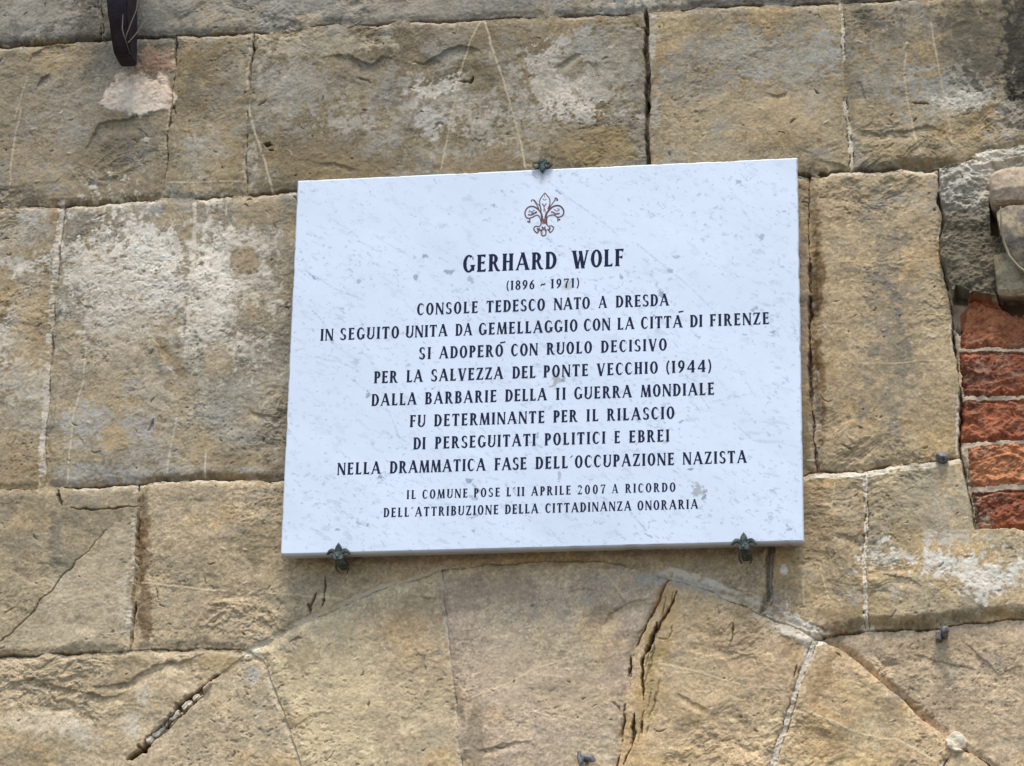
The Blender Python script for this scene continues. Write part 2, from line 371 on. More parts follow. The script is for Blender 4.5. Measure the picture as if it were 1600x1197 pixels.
# bricks and their mortar
NB = len(BL)
L_MORT, L_CEM, L_BRICK = NB + 1, NB + 2, NB + 3
bz = inpoly([(1480, 466), (1900, 474), (1900, 829), (1523, 829), (1512, 760), (1500, 716), (1502, 690), (1497, 580), (1492, 540), (1486, 480)], WX, WY) & (LAB == 0)
LAB[bz] = L_MORT
base[bz] = alb(186, 168, 144) * (1 + .25 * n_fine[bz] + .15 * n_mid[bz])[:, None]
H[bz] = -0.006 + 0.002 * n_mid[bz] + .0012 * n_fine[bz]
for k, poly in enumerate(BRICKS):
    m = inpoly(poly, PX + wobx * 1.1 + 1.6 * n_fine, PY + woby * 1.1 + 1.6 * n_fine)
    LAB[m] = L_BRICK
    t = ss(-.4, .5, n_mid[m] + .5 * n_big[m])[:, None]
    a, b_ = alb(*[(166, 108, 76), (164, 102, 74), (160, 98, 70), (186, 128, 90), (142, 84, 60)][k], k=.05), alb(*[(128, 80, 58), (122, 74, 54), (126, 76, 54), (158, 104, 74), (104, 60, 44)][k], k=.05)
    base[m] = (a + (b_ - a) * t) * (1 + .2 * n_fine[m] + .16 * n_grain[m])[:, None]
    du = ss(.1, .7, n_mid[m] * .6 + n_salt[m] * .6)[:, None] * .40
    base[m] *= (1 - .28 * ss(.15, .7, n_flk[m] * .7 + n_fine[m] * .5))[:, None]
    base[m] += (alb(178, 140, 116) - base[m]) * du
    pt = ss(.3, .75, fbm(GX[m] * 95, GZ[m] * 95, 3, 209, .65))
    base[m] *= (1 - .22 * pt)[:, None]
    H[m] = [-.010, -.004, -.003, 0.0, -.004][k] + 0.0022 * n_mid[m] + .0022 * n_fine[m] + .0042 * TER2[m] + .0006 * n_grain[m] - .0015 * pt
    ii, D, S, T = polydist(poly + poly[:1], PX + wobx * .9, PY + woby * .9, 9)
    kk = m.ravel()[ii]
    H.ravel()[ii[kk]] -= (0.007 * (1 - ss(0, 9, D[kk] + 3 * n_fine.ravel()[ii[kk]])))
m = (LAB == 0) & inpoly(CEM, WX, WY)
LAB[m] = L_CEM
cg = ss(305, 350, PY + 14 * n_mid + .25 * (1500 - PX))[m][:, None]
base[m] = (alb(168, 166, 154) * (1 - cg) + alb(112, 105, 84) * cg) * (1 + .35 * n_fine[m] + .25 * n_mid[m] + .12 * n_grain[m])[:, None]
cr = np.clip(1 - np.abs(PX - 1512) / 70, 0, 1)
up_ = 1 - cg[:, 0]
H[m] = 0.008 + .016 * ss(0, .9, cr[m]) + .0032 * n_mid[m] + .0024 * n_fine[m] + (.0035 * TER2[m] + .0030 * n_dir[m]) * (.3 + .9 * up_) + .001 * n_grain[m]

Hf, basef = H.ravel(), base.reshape(-1, 3)
LABf = LAB.ravel()
nm_f, nf_f, ng_f = n_mid.ravel(), n_fine.ravel(), n_grain.ravel()
brk = fbm(PX / 40, PY / 40, 3, 161).ravel(); brk2 = fbm(PX / 9, PY / 9, 3, 171).ravel()
def setc(idx, c, a):
    a = np.clip(a, 0, 1)[:, None]
    basef[idx] += (np.asarray(c, np.float32) - basef[idx]) * a

m = inpoly([(1544, 326), (1558, 322), (1560, 374), (1546, 374)], WX, WY)
H[m] = -.035; base[m] = alb(122, 108, 80) * (1 + .2 * n_fine[m])[:, None]
# ---- joints: pts, half-width, groove depth mm, pale mortar (side, width, coverage), rounding, mortar colour
PALE, MID, GREY, DIRT = (196, 188, 168), (170, 158, 134), (128, 126, 118), (92, 76, 54)
JO = [(J1, 1.6, 9, 1, 3.5, .45, MID), (J2L, 1.5, 8, 1, 3.5, .5, PALE), (J2R, 1.8, 9, 1, 4, .4, PALE), (V0, 1.2, 7, 1, 3.5, .45, MID),
      (V1, 1.3, 6, 1, 4, .5, MID), (V2, 3.2, 24, 0, 3, .05, GREY), (V3, 1.3, 8, 0, 4.2, .8, PALE), (VL, 1.3, 5, 1, 9, .88, (192, 187, 174)),
      (J3L, 1.4, 9, 1, 3.2, .5, PALE), (J3R, 1.6, 8, 1, 9, .75, PALE), (VK, 2.2, 10, -1, 9, .55, (168, 160, 140)), (VK2, 2.0, 12, 1, 4, .4, PALE),
      (VBR, 1.8, 10, -1, 6, .7, MID), (VM, 1.8, 12, 1, 6, .8, PALE), (J4L, 1.3, 8, 1, 3.5, .45, MID), (EXL, .8, 3, -1, 6.5, .8, (196, 184, 160)),
      (EXT, 1.0, 4, 1, 4, .25, MID), (EXR, 1.2, 5, -1, 18, .97, (200, 192, 176)), (EXR2, 1.1, 4.5, -1, 9, .6, (150, 138, 116)), (EXR3, 2.0, 9, -1, 8, .5, PALE),
      (VA_, .7, 2.5, 1, 5.5, .92, (196, 184, 158)), (VB_, .7, 2.5, 1, 3.8, .92, PALE), (VC_, 1.6, 9, 1, 3, .3, MID), (VD_, 1.6, 8, 0, 7.5, .95, (204, 198, 182)),
      (VE_, 1.8, 8, 1, 6, .7, PALE), (VU, 1.3, 7, 0, 8.5, .95, (116, 111, 102)), (VW, 1.6, 10, 0, 4.6, .98, (214, 208, 192)),
      (J4R, 2.6, 14, -1, 4, .25, MID), (V00, 2, 8, 0, 4, .3, MID), (V01, 1.1, 4, 0, 3, .8, PALE), (V02, 2, 8, 0, 4, .3, MID), (J2X, 2, 8, 0, 4, .2, GREY)]
EDGE = np.zeros(H.size, np.float32)
for pts, hw, dep, side, mw, cov, mc in JO:
    idx, D, S, T = polydist(pts, WX, WY, 26)
    var = np.full(len(idx), 1.0) + .3 * brk[idx] if cov < .1 else .62 + .85 * brk[idx] + .35 * brk2[idx]
    # worn arris
    EDGE[idx] = np.maximum(EDGE[idx], 1 - ss(1, 15, D))
    s = S * side if side else D
    off = hw + mw * .5 if side else 0.0
    nz_ = .7 if cov > .9 else 1.2
    band = 1 - ss(mw * .42, mw * .42 + 1.6, np.abs(S - off * side) + nz_ * brk2[idx]) if side else 1 - ss(mw * .5, mw * .5 + 1.6, D + nz_ * brk2[idx])
    fill = band * ss(-.10, .12, brk[idx] + .35 * brk2[idx] + (cov - .42) * 1.5)
    gw = hw * np.clip(var, .12, 1.5)
    gr = 1 - ss(gw * .55, gw * 1.25 + .5, D)
    if side == 0: gr = np.maximum(gr * (cov < .1), (np.abs(D - mw * .62) < .9) * .6 * (cov >= .1) * ss(-.2, .2, brk2[idx]))
    gr = gr * ss(.05, .4, var)
    Hf[idx] -= 0.001 * dep * gr * np.clip(var, .3, 1.3)
    setc(idx, alb(*DIRT), gr * .55)
    setc(idx, alb(*mc) * 1.0, fill * (.92 + .3 * nf_f[idx]))
    Hf[idx] += fill * (-.0012 + .0008 * nf_f[idx])
    LABf[idx[(fill > .5) & (LABf[idx] <= NB)]] = L_MORT
H -= (EDGE.reshape(H.shape) ** 1.5) * 0.0035
# leftover slivers take the label of a neighbour
for _ in range(30):
    z = LAB == 0
    if not z.any(): break
    for ax, sh in ((0, 1), (0, -1), (1, 1), (1, -1)):
        r = np.roll(LAB, sh, ax); k = (LAB == 0) & (r > 0); LAB[k] = r[k]

# ---- cracks, ledges, recesses: pts, half-width, depth mm, dirt colour, dirt amount
def groove(pts, hw, dep, dirt=DIRT, da=.5, taper=True, jit=1.0, X=None, Y=None):
    idx, D, S, T = polydist(pts, PX + (wobx * jit), PY + (woby * jit), hw * 3 + 4)
    wv = hw * (np.clip(4 * np.minimum(T, 1 - T), .25, 1) if taper else 1.0) * np.clip(.9 + .5 * brk2[idx], .4, 1.6)
    g = 1 - ss(wv * .5, wv * 1.3 + .4, D)
    Hf[idx] -= 0.001 * dep * g
    setc(idx, alb(*dirt), g * da)
def scarp(pts, dep, run=22, dirt=None, da=.0):
    """a flake has come away to the right of the line: sharp step, fading out over run pixels"""
    idx, D, S, T = polydist(pts, PX + wobx * 1.5, PY + woby * 1.5, run + 4)
    e = np.clip(4 * np.minimum(T, 1 - T), 0, 1)
    g = ss(-.8, .8, S) * (1 - ss(run * .3, run, S)) * e
    Hf[idx] -= 0.001 * dep * g
    if dirt is not None: setc(idx, alb(*dirt), g * da)
def vein(pts, hw, c, a=.78, lift=.35):
    idx, D, S, T = polydist(pts, PX + wobx * .5, PY + woby * .5, hw * 3 + 3)
    g = (1 - ss(hw * .7, hw + 1.0, D)) * ss(-.85, -.3, brk2[idx] + .25)
    setc(idx, alb(*c) * (1.3 if pts[0][1] > 700 else 1.0), g * a); Hf[idx] += .001 * lift * g
def blob(cx, cy, rx, ry, c, a=.7, ang=0, thr=0.0, edge=.35, salt=0.0, mid=.55, lift=0.0):
    """a stain, in a few places painted shade: soft ellipse broken up by noise; salt > 0 gives a crusty speckled edge"""
    ca, sa = math.cos(R_(ang)), math.sin(R_(ang))
    R = 1.9 * max(rx, ry)
    idx, x, y = near(PX, PY, cx - R, cx + R, cy - R, cy + R)
    x = x - cx; y = y - cy
    u = (x * ca + y * sa) / rx; v = (-x * sa + y * ca) / ry
    f = 1 - np.sqrt(u * u + v * v)
    f = f + mid * brk[idx] * .8 + mid * .6 * brk2[idx] + (salt + .22 * (edge > .3)) * n_salt.ravel()[idx] - thr
    g = ss(0, edge, f)
    if salt >= .3: g = g * (.35 + .65 * ss(-.5, .12, ng_f[idx] * .7 + .6 * n_salt.ravel()[idx] + .7 * (g - .35)))
    setc(idx, alb(*c) * 1.08 * (1 + .10 * nf_f[idx] + .10 * ng_f[idx])[:, None], g * a * np.clip(.9 + .35 * brk2[idx], .4, 1.1)); 
    if lift: Hf[idx] += .001 * lift * g
def polyfill(pts, c, a, soft=6):
    m = inpoly(pts, PX + wobx * 2 + 3 * n_fine, PY + woby * 2 + 3 * n_fine); idx = np.flatnonzero(m.ravel())
    setc(idx, alb(*c) * (1 + .12 * nf_f[idx] + .12 * ng_f[idx])[:, None], a * np.clip(.85 + .5 * brk2[idx], .3, 1.15))
SALT = (206, 201, 190); BLUE = (142, 145, 146); OCH = (152, 134, 98); BRN = (108, 90, 62); DGR = (84, 82, 78)
WARM = (176, 156, 120)
# top course
blob(70, 25, 60, 30, (140, 136, 124), .7); blob(180, 60, 70, 40, (84, 76, 60), .6); blob(335, 30, 60, 22, OCH, .7, salt=.2)
blob(265, 30, 60, 35, (110, 112, 104), .7); blob(440, 12, 50, 26, (128, 130, 124), .7, salt=.3); blob(480, 30, 30, 12, (176, 158, 124), .7); blob(610, 15, 90, 24, (148, 136, 118), .6); blob(740, 8, 80, 16, (112, 108, 98), .7)
blob(1000, 6, 60, 10, (190, 182, 164), .8, salt=.3); blob(920, 5, 50, 12, (150, 138, 116), .6); blob(1220, -10, 120, 20, (112, 104, 90), .6)
# second course
blob(80, 88, 52, 28, (158, 136, 92), .7, salt=.1); blob(180, 190, 60, 60, (122, 112, 92), .5); blob(30, 180, 50, 90, (132, 122, 102), .6)
blob(120, 205, 24, 14, (132, 134, 126), .6, salt=.3); blob(140, 270, 120, 34, (150, 132, 96), .6); blob(190, 90, 40, 26, (124, 122, 112), .7, salt=.3)
blob(236, 98, 38, 20, (156, 118, 96), .75, salt=.3, lift=1); blob(216, 148, 60, 34, (214, 194, 175), 1.0, salt=.05, edge=.12, mid=.2, lift=1.6); blob(250, 138, 24, 24, (212, 188, 168), .9, edge=.2, mid=.25, lift=1); blob(208, 168, 42, 14, (206, 192, 170), .6, mid=.3)
blob(202, 118, 36, 14, (146, 138, 124), .7, salt=.3); blob(225, 218, 10, 4, SALT, .9)
blob(320, 226, 38, 24, (158, 156, 144), .75, salt=.4); blob(300, 260, 34, 34, (150, 148, 134), .5, salt=.4); blob(350, 150, 26, 60, (120, 112, 92), .5); blob(345, 240, 34, 60, (156, 132, 86), .6); blob(330, 293, 56, 10, (164, 144, 108), .7)
blob(395, 250, 14, 50, (158, 154, 140), .8, salt=.3); blob(300, 145, 18, 26, (104, 100, 90), .6, salt=.3)
blob(530, 70, 110, 20, (160, 150, 126), .8, salt=.15, edge=.2); blob(440, 130, 26, 26, (156, 154, 146), .75, salt=.4); blob(490, 175, 20, 16, (138, 142, 146), .6, salt=.3)
blob(540, 195, 70, 14, (162, 156, 142), .75, salt=.4); blob(470, 150, 70, 50, (144, 139, 124), .55, salt=.2); blob(560, 140, 30, 24, (154, 142, 116), .6, salt=.3); blob(610, 130, 26, 20, (140, 140, 134), .6, salt=.3); blob(600, 165, 24, 18, (104, 100, 92), .6, salt=.3)
blob(690, 160, 80, 52, (156, 152, 142), .6, salt=.2); blob(690, 135, 48, 20, (186, 182, 170), .9, salt=.3, ang=-20); blob(675, 185, 34, 24, (170, 170, 166), .85, salt=.3); blob(740, 175, 40, 40, (164, 158, 144), .7, salt=.3, ang=35); blob(700, 245, 40, 16, (148, 142, 128), .6)
blob(760, 110, 40, 50, (118, 106, 78), .7); blob(885, 135, 110, 80, (164, 159, 147), .75, salt=.2); blob(870, 120, 60, 54, (184, 178, 166), .9, salt=.32); blob(885, 165, 90, 30, (186, 180, 168), .9, salt=.32); blob(915, 70, 50, 30, (136, 136, 132), .7, salt=.3)
blob(955, 110, 40, 50, (140, 132, 112), .6, salt=.3); blob(895, 105, 26, 18, (124, 112, 74), .9); blob(820, 180, 40, 80, (152, 144, 126), .6, salt=.2); blob(930, 228, 84, 34, (142, 122, 80), .9, mid=.25); blob(885, 205, 50, 20, (124, 116, 92), .6)
blob(520, 255, 130, 30, (124, 108, 76), .7); blob(740, 255, 70, 14, (126, 108, 76), .7); blob(990, 100, 16, 70, (110, 104, 92), .6); blob(430, 290, 50, 12, (128, 116, 88), .6)
blob(1018, 60, 9, 46, (160, 156, 146), .85, salt=.2); blob(1022, 195, 11, 36, (150, 146, 132), .8, salt=.2); blob(1075, 40, 60, 16, (164, 146, 98), .7)
blob(1090, 80, 36, 36, (118, 114, 104), .75, salt=.32); blob(1160, 85, 60, 44, (134, 132, 122), .7, salt=.4); blob(1240, 90, 60, 50, (132, 130, 118), .6, salt=.3); blob(1290, 95, 34, 46, (140, 144, 140), .7, salt=.3); blob(1180, 115, 26, 12, (150, 154, 154), .6, salt=.3)
blob(1180, 180, 120, 50, (160, 142, 108), .7); blob(1060, 70, 12, 30, (152, 132, 96), .7); blob(1150, 228, 60, 14, (134, 126, 104), .6, salt=.4)
blob(1385, 38, 44, 26, (92, 88, 82), .8, salt=.4); blob(1350, 130, 46, 50, (128, 124, 110), .75, salt=.3); blob(1430, 100, 24, 26, (112, 106, 92), .6, salt=.3); blob(1430, 55, 18, 26, (150, 132, 98), .7, salt=.4); blob(1490, 60, 40, 50, (112, 106, 90), .8); blob(1490, 140, 90, 50, (146, 145, 136), .7, salt=.2); blob(1480, 130, 50, 40, (142, 142, 134), .75, salt=.3); blob(1520, 155, 66, 20, (182, 180, 168), .8, salt=.4); blob(1545, 105, 50, 36, (88, 86, 82), .85, salt=.3)
blob(1530, 40, 60, 40, (98, 88, 66), .8); blob(1560, 50, 110, 100, (92, 86, 70), .85, mid=.25, salt=.1); blob(1596, 80, 36, 160, (56, 52, 45), 1.0, mid=.25); blob(1570, 190, 40, 40, (150, 144, 130), .75, salt=.4); blob(1500, 190, 40, 20, (158, 140, 104), .6); blob(1450, 245, 80, 16, (142, 122, 84), .6); blob(1275, 262, 20, 16, (122, 100, 66), .6)
for s_ in [(440, 140, 70, 60), (600, 190, 120, 40), (800, 130, 60, 90), (930, 120, 90, 80), (1160, 90, 120, 60), (1260, 110, 60, 60), (320, 230, 50, 60), (110, 180, 70, 60), (1400, 120, 70, 60), (640, 20, 160, 26), (350, 20, 120, 30), (60, 30, 80, 34)]:
    blob(*s_, (146, 144, 135), .42, edge=.8, mid=.6, salt=.2)
for s_ in [(470, 230, 90, 40), (760, 60, 70, 30), (560, 110, 70, 26), (330, 120, 44, 40), (180, 240, 90, 40), (1390, 60, 60, 40), (1100, 40, 50, 30)]:
    blob(*s_, (112, 100, 78), .45, edge=.8, mid=.6, salt=.2)
for s_ in [(230, 560, 140, 110), (380, 640, 90, 80), (40, 460, 60, 110), (200, 700, 130, 50)]:
    blob(*s_, (160, 156, 144), .40, edge=.8, mid=.7, salt=.25)
# third course, left
blob(50, 335, 30, 10, (154, 156, 152), .7, salt=.3); blob(45, 415, 44, 14, (186, 182, 170), .85, salt=.32); blob(25, 490, 34, 14, (172, 168, 156), .6, salt=.32); blob(20, 520, 26, 40, (184, 178, 164), .8, salt=.38); blob(55, 490, 36, 30, (166, 146, 108), .6); blob(50, 540, 26, 60, (164, 138, 96), .7)
blob(30, 600, 44, 30, (178, 172, 156), .7, salt=.38); blob(45, 640, 44, 30, (160, 156, 142), .6, salt=.32); blob(30, 720, 50, 34, (146, 128, 98), .6); blob(84, 340, 10, 50, (138, 104, 62), .6)
blob(130, 345, 36, 26, (116, 114, 106), .7, salt=.4); blob(125, 420, 34, 60, (158, 154, 144), .75, salt=.32); blob(215, 335, 50, 20, (154, 140, 112), .6); blob(240, 330, 30, 18, (138, 142, 146), .7)
blob(240, 430, 165, 125, (172, 167, 153), .6, salt=.3, edge=.6); blob(225, 405, 125, 84, (188, 183, 170), .7, salt=.3); blob(230, 400, 92, 56, SALT, .88, salt=.38); blob(200, 470, 80, 60, (190, 186, 176), .85, salt=.38); blob(270, 470, 50, 40, (186, 184, 178), .8, salt=.38); blob(300, 370, 30, 40, (158, 152, 138), .6, salt=.4)
blob(350, 440, 74, 130, (184, 178, 163), .75, salt=.3); blob(170, 480, 60, 90, (176, 171, 158), .7, salt=.3); blob(345, 420, 46, 60, (202, 197, 186), .9, salt=.38); blob(330, 500, 40, 50, (190, 186, 174), .8, salt=.38); blob(400, 380, 50, 20, (176, 170, 156), .7, salt=.38); blob(410, 450, 40, 40, (172, 166, 150), .7, salt=.38); blob(390, 540, 50, 30, (180, 175, 160), .7, salt=.38)
blob(384, 408, 22, 24, (146, 126, 94), .95, mid=.25, edge=.2); blob(398, 330, 44, 28, (150, 130, 98), .75); blob(290, 366, 12, 10, (148, 132, 98), .9); blob(392, 492, 12, 24, (152, 132, 100), .85); blob(250, 500, 60, 14, (158, 146, 120), .6, salt=.32); blob(340, 570, 24, 26, (152, 130, 92), .7); blob(265, 560, 14, 40, (136, 112, 72), .8, ang=-35)
blob(200, 560, 60, 40, (160, 144, 112), .6, salt=.32); blob(205, 604, 20, 14, (136, 144, 154), .7, salt=.3); blob(240, 620, 50, 26, (172, 160, 136), .6, salt=.4); blob(170, 610, 40, 40, (156, 142, 112), .6, salt=.32)
blob(145, 660, 40, 26, (148, 150, 148), .75, salt=.4); blob(185, 690, 26, 34, (166, 142, 96), .85, salt=.2, mid=.4); blob(225, 675, 26, 26, (142, 144, 146), .75, salt=.3); blob(140, 715, 60, 10, (166, 144, 102), .6); blob(190, 708, 22, 10, (108, 108, 108), .6, salt=.32); blob(150, 740, 90, 16, (146, 148, 144), .75, salt=.35)
blob(310, 690, 50, 24, (160, 140, 98), .6, salt=.3); blob(390, 675, 50, 22, (146, 146, 136), .6, salt=.32); blob(395, 735, 24, 8, (150, 154, 154), .7, salt=.3); blob(380, 715, 60, 16, (140, 122, 92), .6); blob(270, 735, 40, 14, (146, 144, 134), .6, salt=.4); 
# fourth course, left
blob(88, 820, 12, 50, (104, 102, 98), .8, salt=.3); blob(150, 815, 60, 22, (122, 114, 92), .7, salt=.2); blob(48, 845, 22, 12, (162, 154, 138), .6, salt=.4); blob(100, 880, 24, 26, (130, 126, 108), .7, salt=.2); blob(60, 800, 40, 26, (136, 122, 94), .5)
blob(150, 930, 70, 60, (174, 160, 130), .7, ang=-45); blob(192, 940, 14, 60, (190, 182, 164), .8, salt=.4); blob(150, 775, 50, 10, (150, 144, 128), .6, salt=.3); blob(190, 1005, 26, 12, (166, 136, 84), .6)
blob(224, 850, 16, 90, (128, 98, 60), .85, mid=.4); blob(228, 950, 14, 70, (120, 92, 58), .8, mid=.4); blob(420, 860, 60, 40, (126, 112, 80), .55);  # brown dirt and painted shade along the recessed edge; last patch: shade beside the plaque
# bottom, left and arch
blob(150, 1065, 60, 20, (138, 122, 92), .6, ang=15); blob(200, 1035, 30, 12, (130, 116, 86), .6); blob(60, 1125, 60, 20, (198, 184, 156), .7, salt=.3); blob(125, 1140, 26, 20, (186, 180, 162), .6, salt=.3); blob(205, 1135, 12, 22, (190, 184, 166), .75, salt=.3); blob(225, 1085, 14, 14, (190, 184, 166), .6, salt=.3); blob(340, 1035, 50, 14, (168, 142, 92), .7); blob(30, 1190, 60, 18, (144, 128, 98), .5)
blob(398, 1055, 9, 16, (176, 176, 168), .85, ang=-20, mid=.3); blob(400, 1018, 24, 9, (206, 198, 178), .9, salt=.25, ang=-15)
blob(520, 1080, 90, 110, (192, 174, 132), .7); blob(640, 975, 50, 50, (160, 136, 102), .6); blob(680, 1050, 40, 60, (172, 150, 112), .5); blob(660, 1130, 40, 60, (182, 166, 130), .6, salt=.2); blob(470, 1020, 40, 30, (156, 138, 100), .6)
blob(730, 930, 40, 40, (164, 138, 116), .7); blob(740, 1140, 30, 60, (140, 126, 100), .7); blob(800, 1050, 70, 60, (184, 164, 138), .6); blob(790, 920, 60, 26, (160, 138, 112), .6); blob(940, 960, 34, 16, (138, 120, 104), .6, ang=-40); blob(900, 1100, 60, 40, (170, 150, 120), .6); blob(965, 1060, 24, 60, (166, 142, 124), .6)
blob(1018, 905, 32, 15, (158, 155, 147), .95, mid=.35, lift=2); blob(1080, 914, 72, 11, (164, 161, 152), .9, ang=14, mid=.3, lift=1); blob(1218, 966, 66, 22, (200, 192, 177), .98, ang=27, mid=.35, salt=.2, lift=2); blob(1204, 948, 22, 22, (124, 120, 112), .85, mid=.3); blob(1266, 1015, 9, 28, (190, 186, 174), .9, ang=12, mid=.3)
blob(1020, 1050, 26, 110, (170, 142, 82), .75, ang=14, salt=.2); blob(1045, 945, 20, 34, (194, 158, 104), .8, ang=10); blob(1140, 960, 70, 40, (178, 152, 106), .5); blob(1180, 1020, 60, 60, (184, 156, 114), .5); blob(1080, 1150, 90, 40, (164, 140, 104), .5); blob(1070, 1080, 70, 40, (182, 158, 116), .5); blob(1235, 1030, 14, 60, (158, 122, 82), .5)
blob(1350, 1080, 50, 60, (196, 172, 124), .6, ang=30); blob(1400, 1115, 34, 18, (128, 112, 88), .6, salt=.3, ang=30); blob(1290, 1040, 18, 60, (152, 124, 82), .7, ang=25); blob(1300, 1160, 60, 30, (160, 134, 94), .5); blob(1450, 1130, 30, 16, (190, 150, 112), .6, ang=35)
blob(1494, 1160, 19, 18, (206, 197, 178), 1.0, edge=.12, mid=.12, lift=9); blob(1400, 1070, 26, 8, (122, 102, 76), .5, ang=40, mid=.8, salt=.3); blob(1445, 1110, 34, 9, (122, 102, 76), .45, ang=40, mid=.8, salt=.3); blob(1540, 1190, 50, 12, (150, 126, 92), .6, ang=35)
# right
blob(1480, 885, 110, 26, (206, 202, 192), .9, salt=.35, ang=10); blob(1400, 875, 44, 14, (196, 192, 180), .8, salt=.35, ang=-10); blob(1550, 900, 60, 34, (200, 196, 184), .85, salt=.4); blob(1385, 925, 26, 10, (176, 170, 154), .7, salt=.4); blob(1450, 760, 60, 30, (150, 148, 130), .6, salt=.4); blob(1470, 800, 70, 40, (158, 152, 132), .5, salt=.32); blob(1480, 840, 60, 10, (182, 180, 170), .6, salt=.32); blob(1410, 780, 50, 40, (140, 128, 96), .5, salt=.3)
blob(1225, 892, 7, 8, (198, 194, 184), .9, mid=.3); blob(1330, 895, 10, 6, (180, 178, 168), .7, salt=.3); blob(1335, 930, 14, 12, (160, 158, 150), .6, salt=.3); blob(1280, 800, 26, 50, (140, 118, 82), .5); blob(1300, 960, 40, 16, (140, 116, 78), .8); blob(1330, 790, 24, 40, (166, 150, 122), .5, salt=.3)
blob(1300, 982, 30, 8, (122, 94, 62), .8, mid=.3)  # shade on the ledge's underside, painted into the stone
blob(1276, 420, 13, 160, (110, 82, 48), .85, mid=.45, edge=.6); blob(1280, 600, 11, 120, (124, 96, 58), .85, mid=.4, salt=.2); blob(1256, 450, 7, 180, (142, 128, 112), .8, mid=.3); blob(1274, 660, 8, 60, (166, 158, 140), .8, salt=.3)  # brown strips: dirt and shade of the recess painted along the block's edge
blob(1376, 322, 12, 14, (112, 112, 108), .8, salt=.4, ang=30); blob(1386, 290, 7, 12, (124, 118, 100), .6, salt=.32); blob(1382, 388, 28, 20, (128, 120, 96), .75, salt=.38); blob(1390, 415, 24, 12, (142, 134, 108), .8, salt=.32); blob(1362, 435, 18, 10, (112, 104, 86), .7, salt=.38); blob(1325, 425, 14, 14, (124, 114, 92), .6, salt=.38)
blob(1398, 465, 11, 26, (100, 102, 102), .8, salt=.4, ang=-15); blob(1408, 500, 11, 26, (104, 106, 104), .8, salt=.4, ang=-15); blob(1410, 560, 12, 44, (110, 110, 104), .75, salt=.32); blob(1362, 548, 16, 20, (112, 108, 96), .75, salt=.38, ang=40); blob(1348, 640, 10, 14, (112, 112, 110), .8, salt=.4); blob(1400, 667, 14, 26, (116, 114, 106), .8, salt=.3, ang=10); blob(1370, 600, 34, 60, (150, 130, 94), .4, salt=.7); blob(1350, 505, 16, 10, (118, 110, 94), .5, salt=.7); blob(1450, 470, 26, 60, (166, 150, 118), .6); blob(1300, 560, 12, 40, (150, 124, 76), .6)
blob(1545, 700, 20, 10, (150, 92, 60), .5)

for s_ in [(1268, 1000, 24, 13, (200, 191, 173), .95, 20), (1356, 983, 13, 8, (200, 191, 173), .95, 0), (1335, 742, 56, 6, (204, 197, 180), .9, -3), (1395, 733, 30, 4, (198, 190, 172), .8, -8), (1240, 985, 26, 12, (202, 193, 176), .9, 25), (1352, 760, 5, 14, (206, 198, 182), .9, 0)]:
    blob(*s_[:6], ang=s_[6], mid=.3, edge=.22, lift=1.2)
polyfill([(168, 828), (214, 800), (206, 1012), (0, 1014), (40, 972), (100, 902), (140, 862)], (182, 168, 138), .6)
polyfill([(8, 770), (214, 760), (214, 792), (168, 826), (140, 858), (96, 900), (20, 900)], (136, 124, 98), .4)
blob(1392, 540, 44, 170, (122, 117, 102), .5, salt=.36, edge=.6, mid=.7); blob(1385, 330, 30, 60, (126, 120, 102), .4, salt=.36, edge=.6, mid=.7)
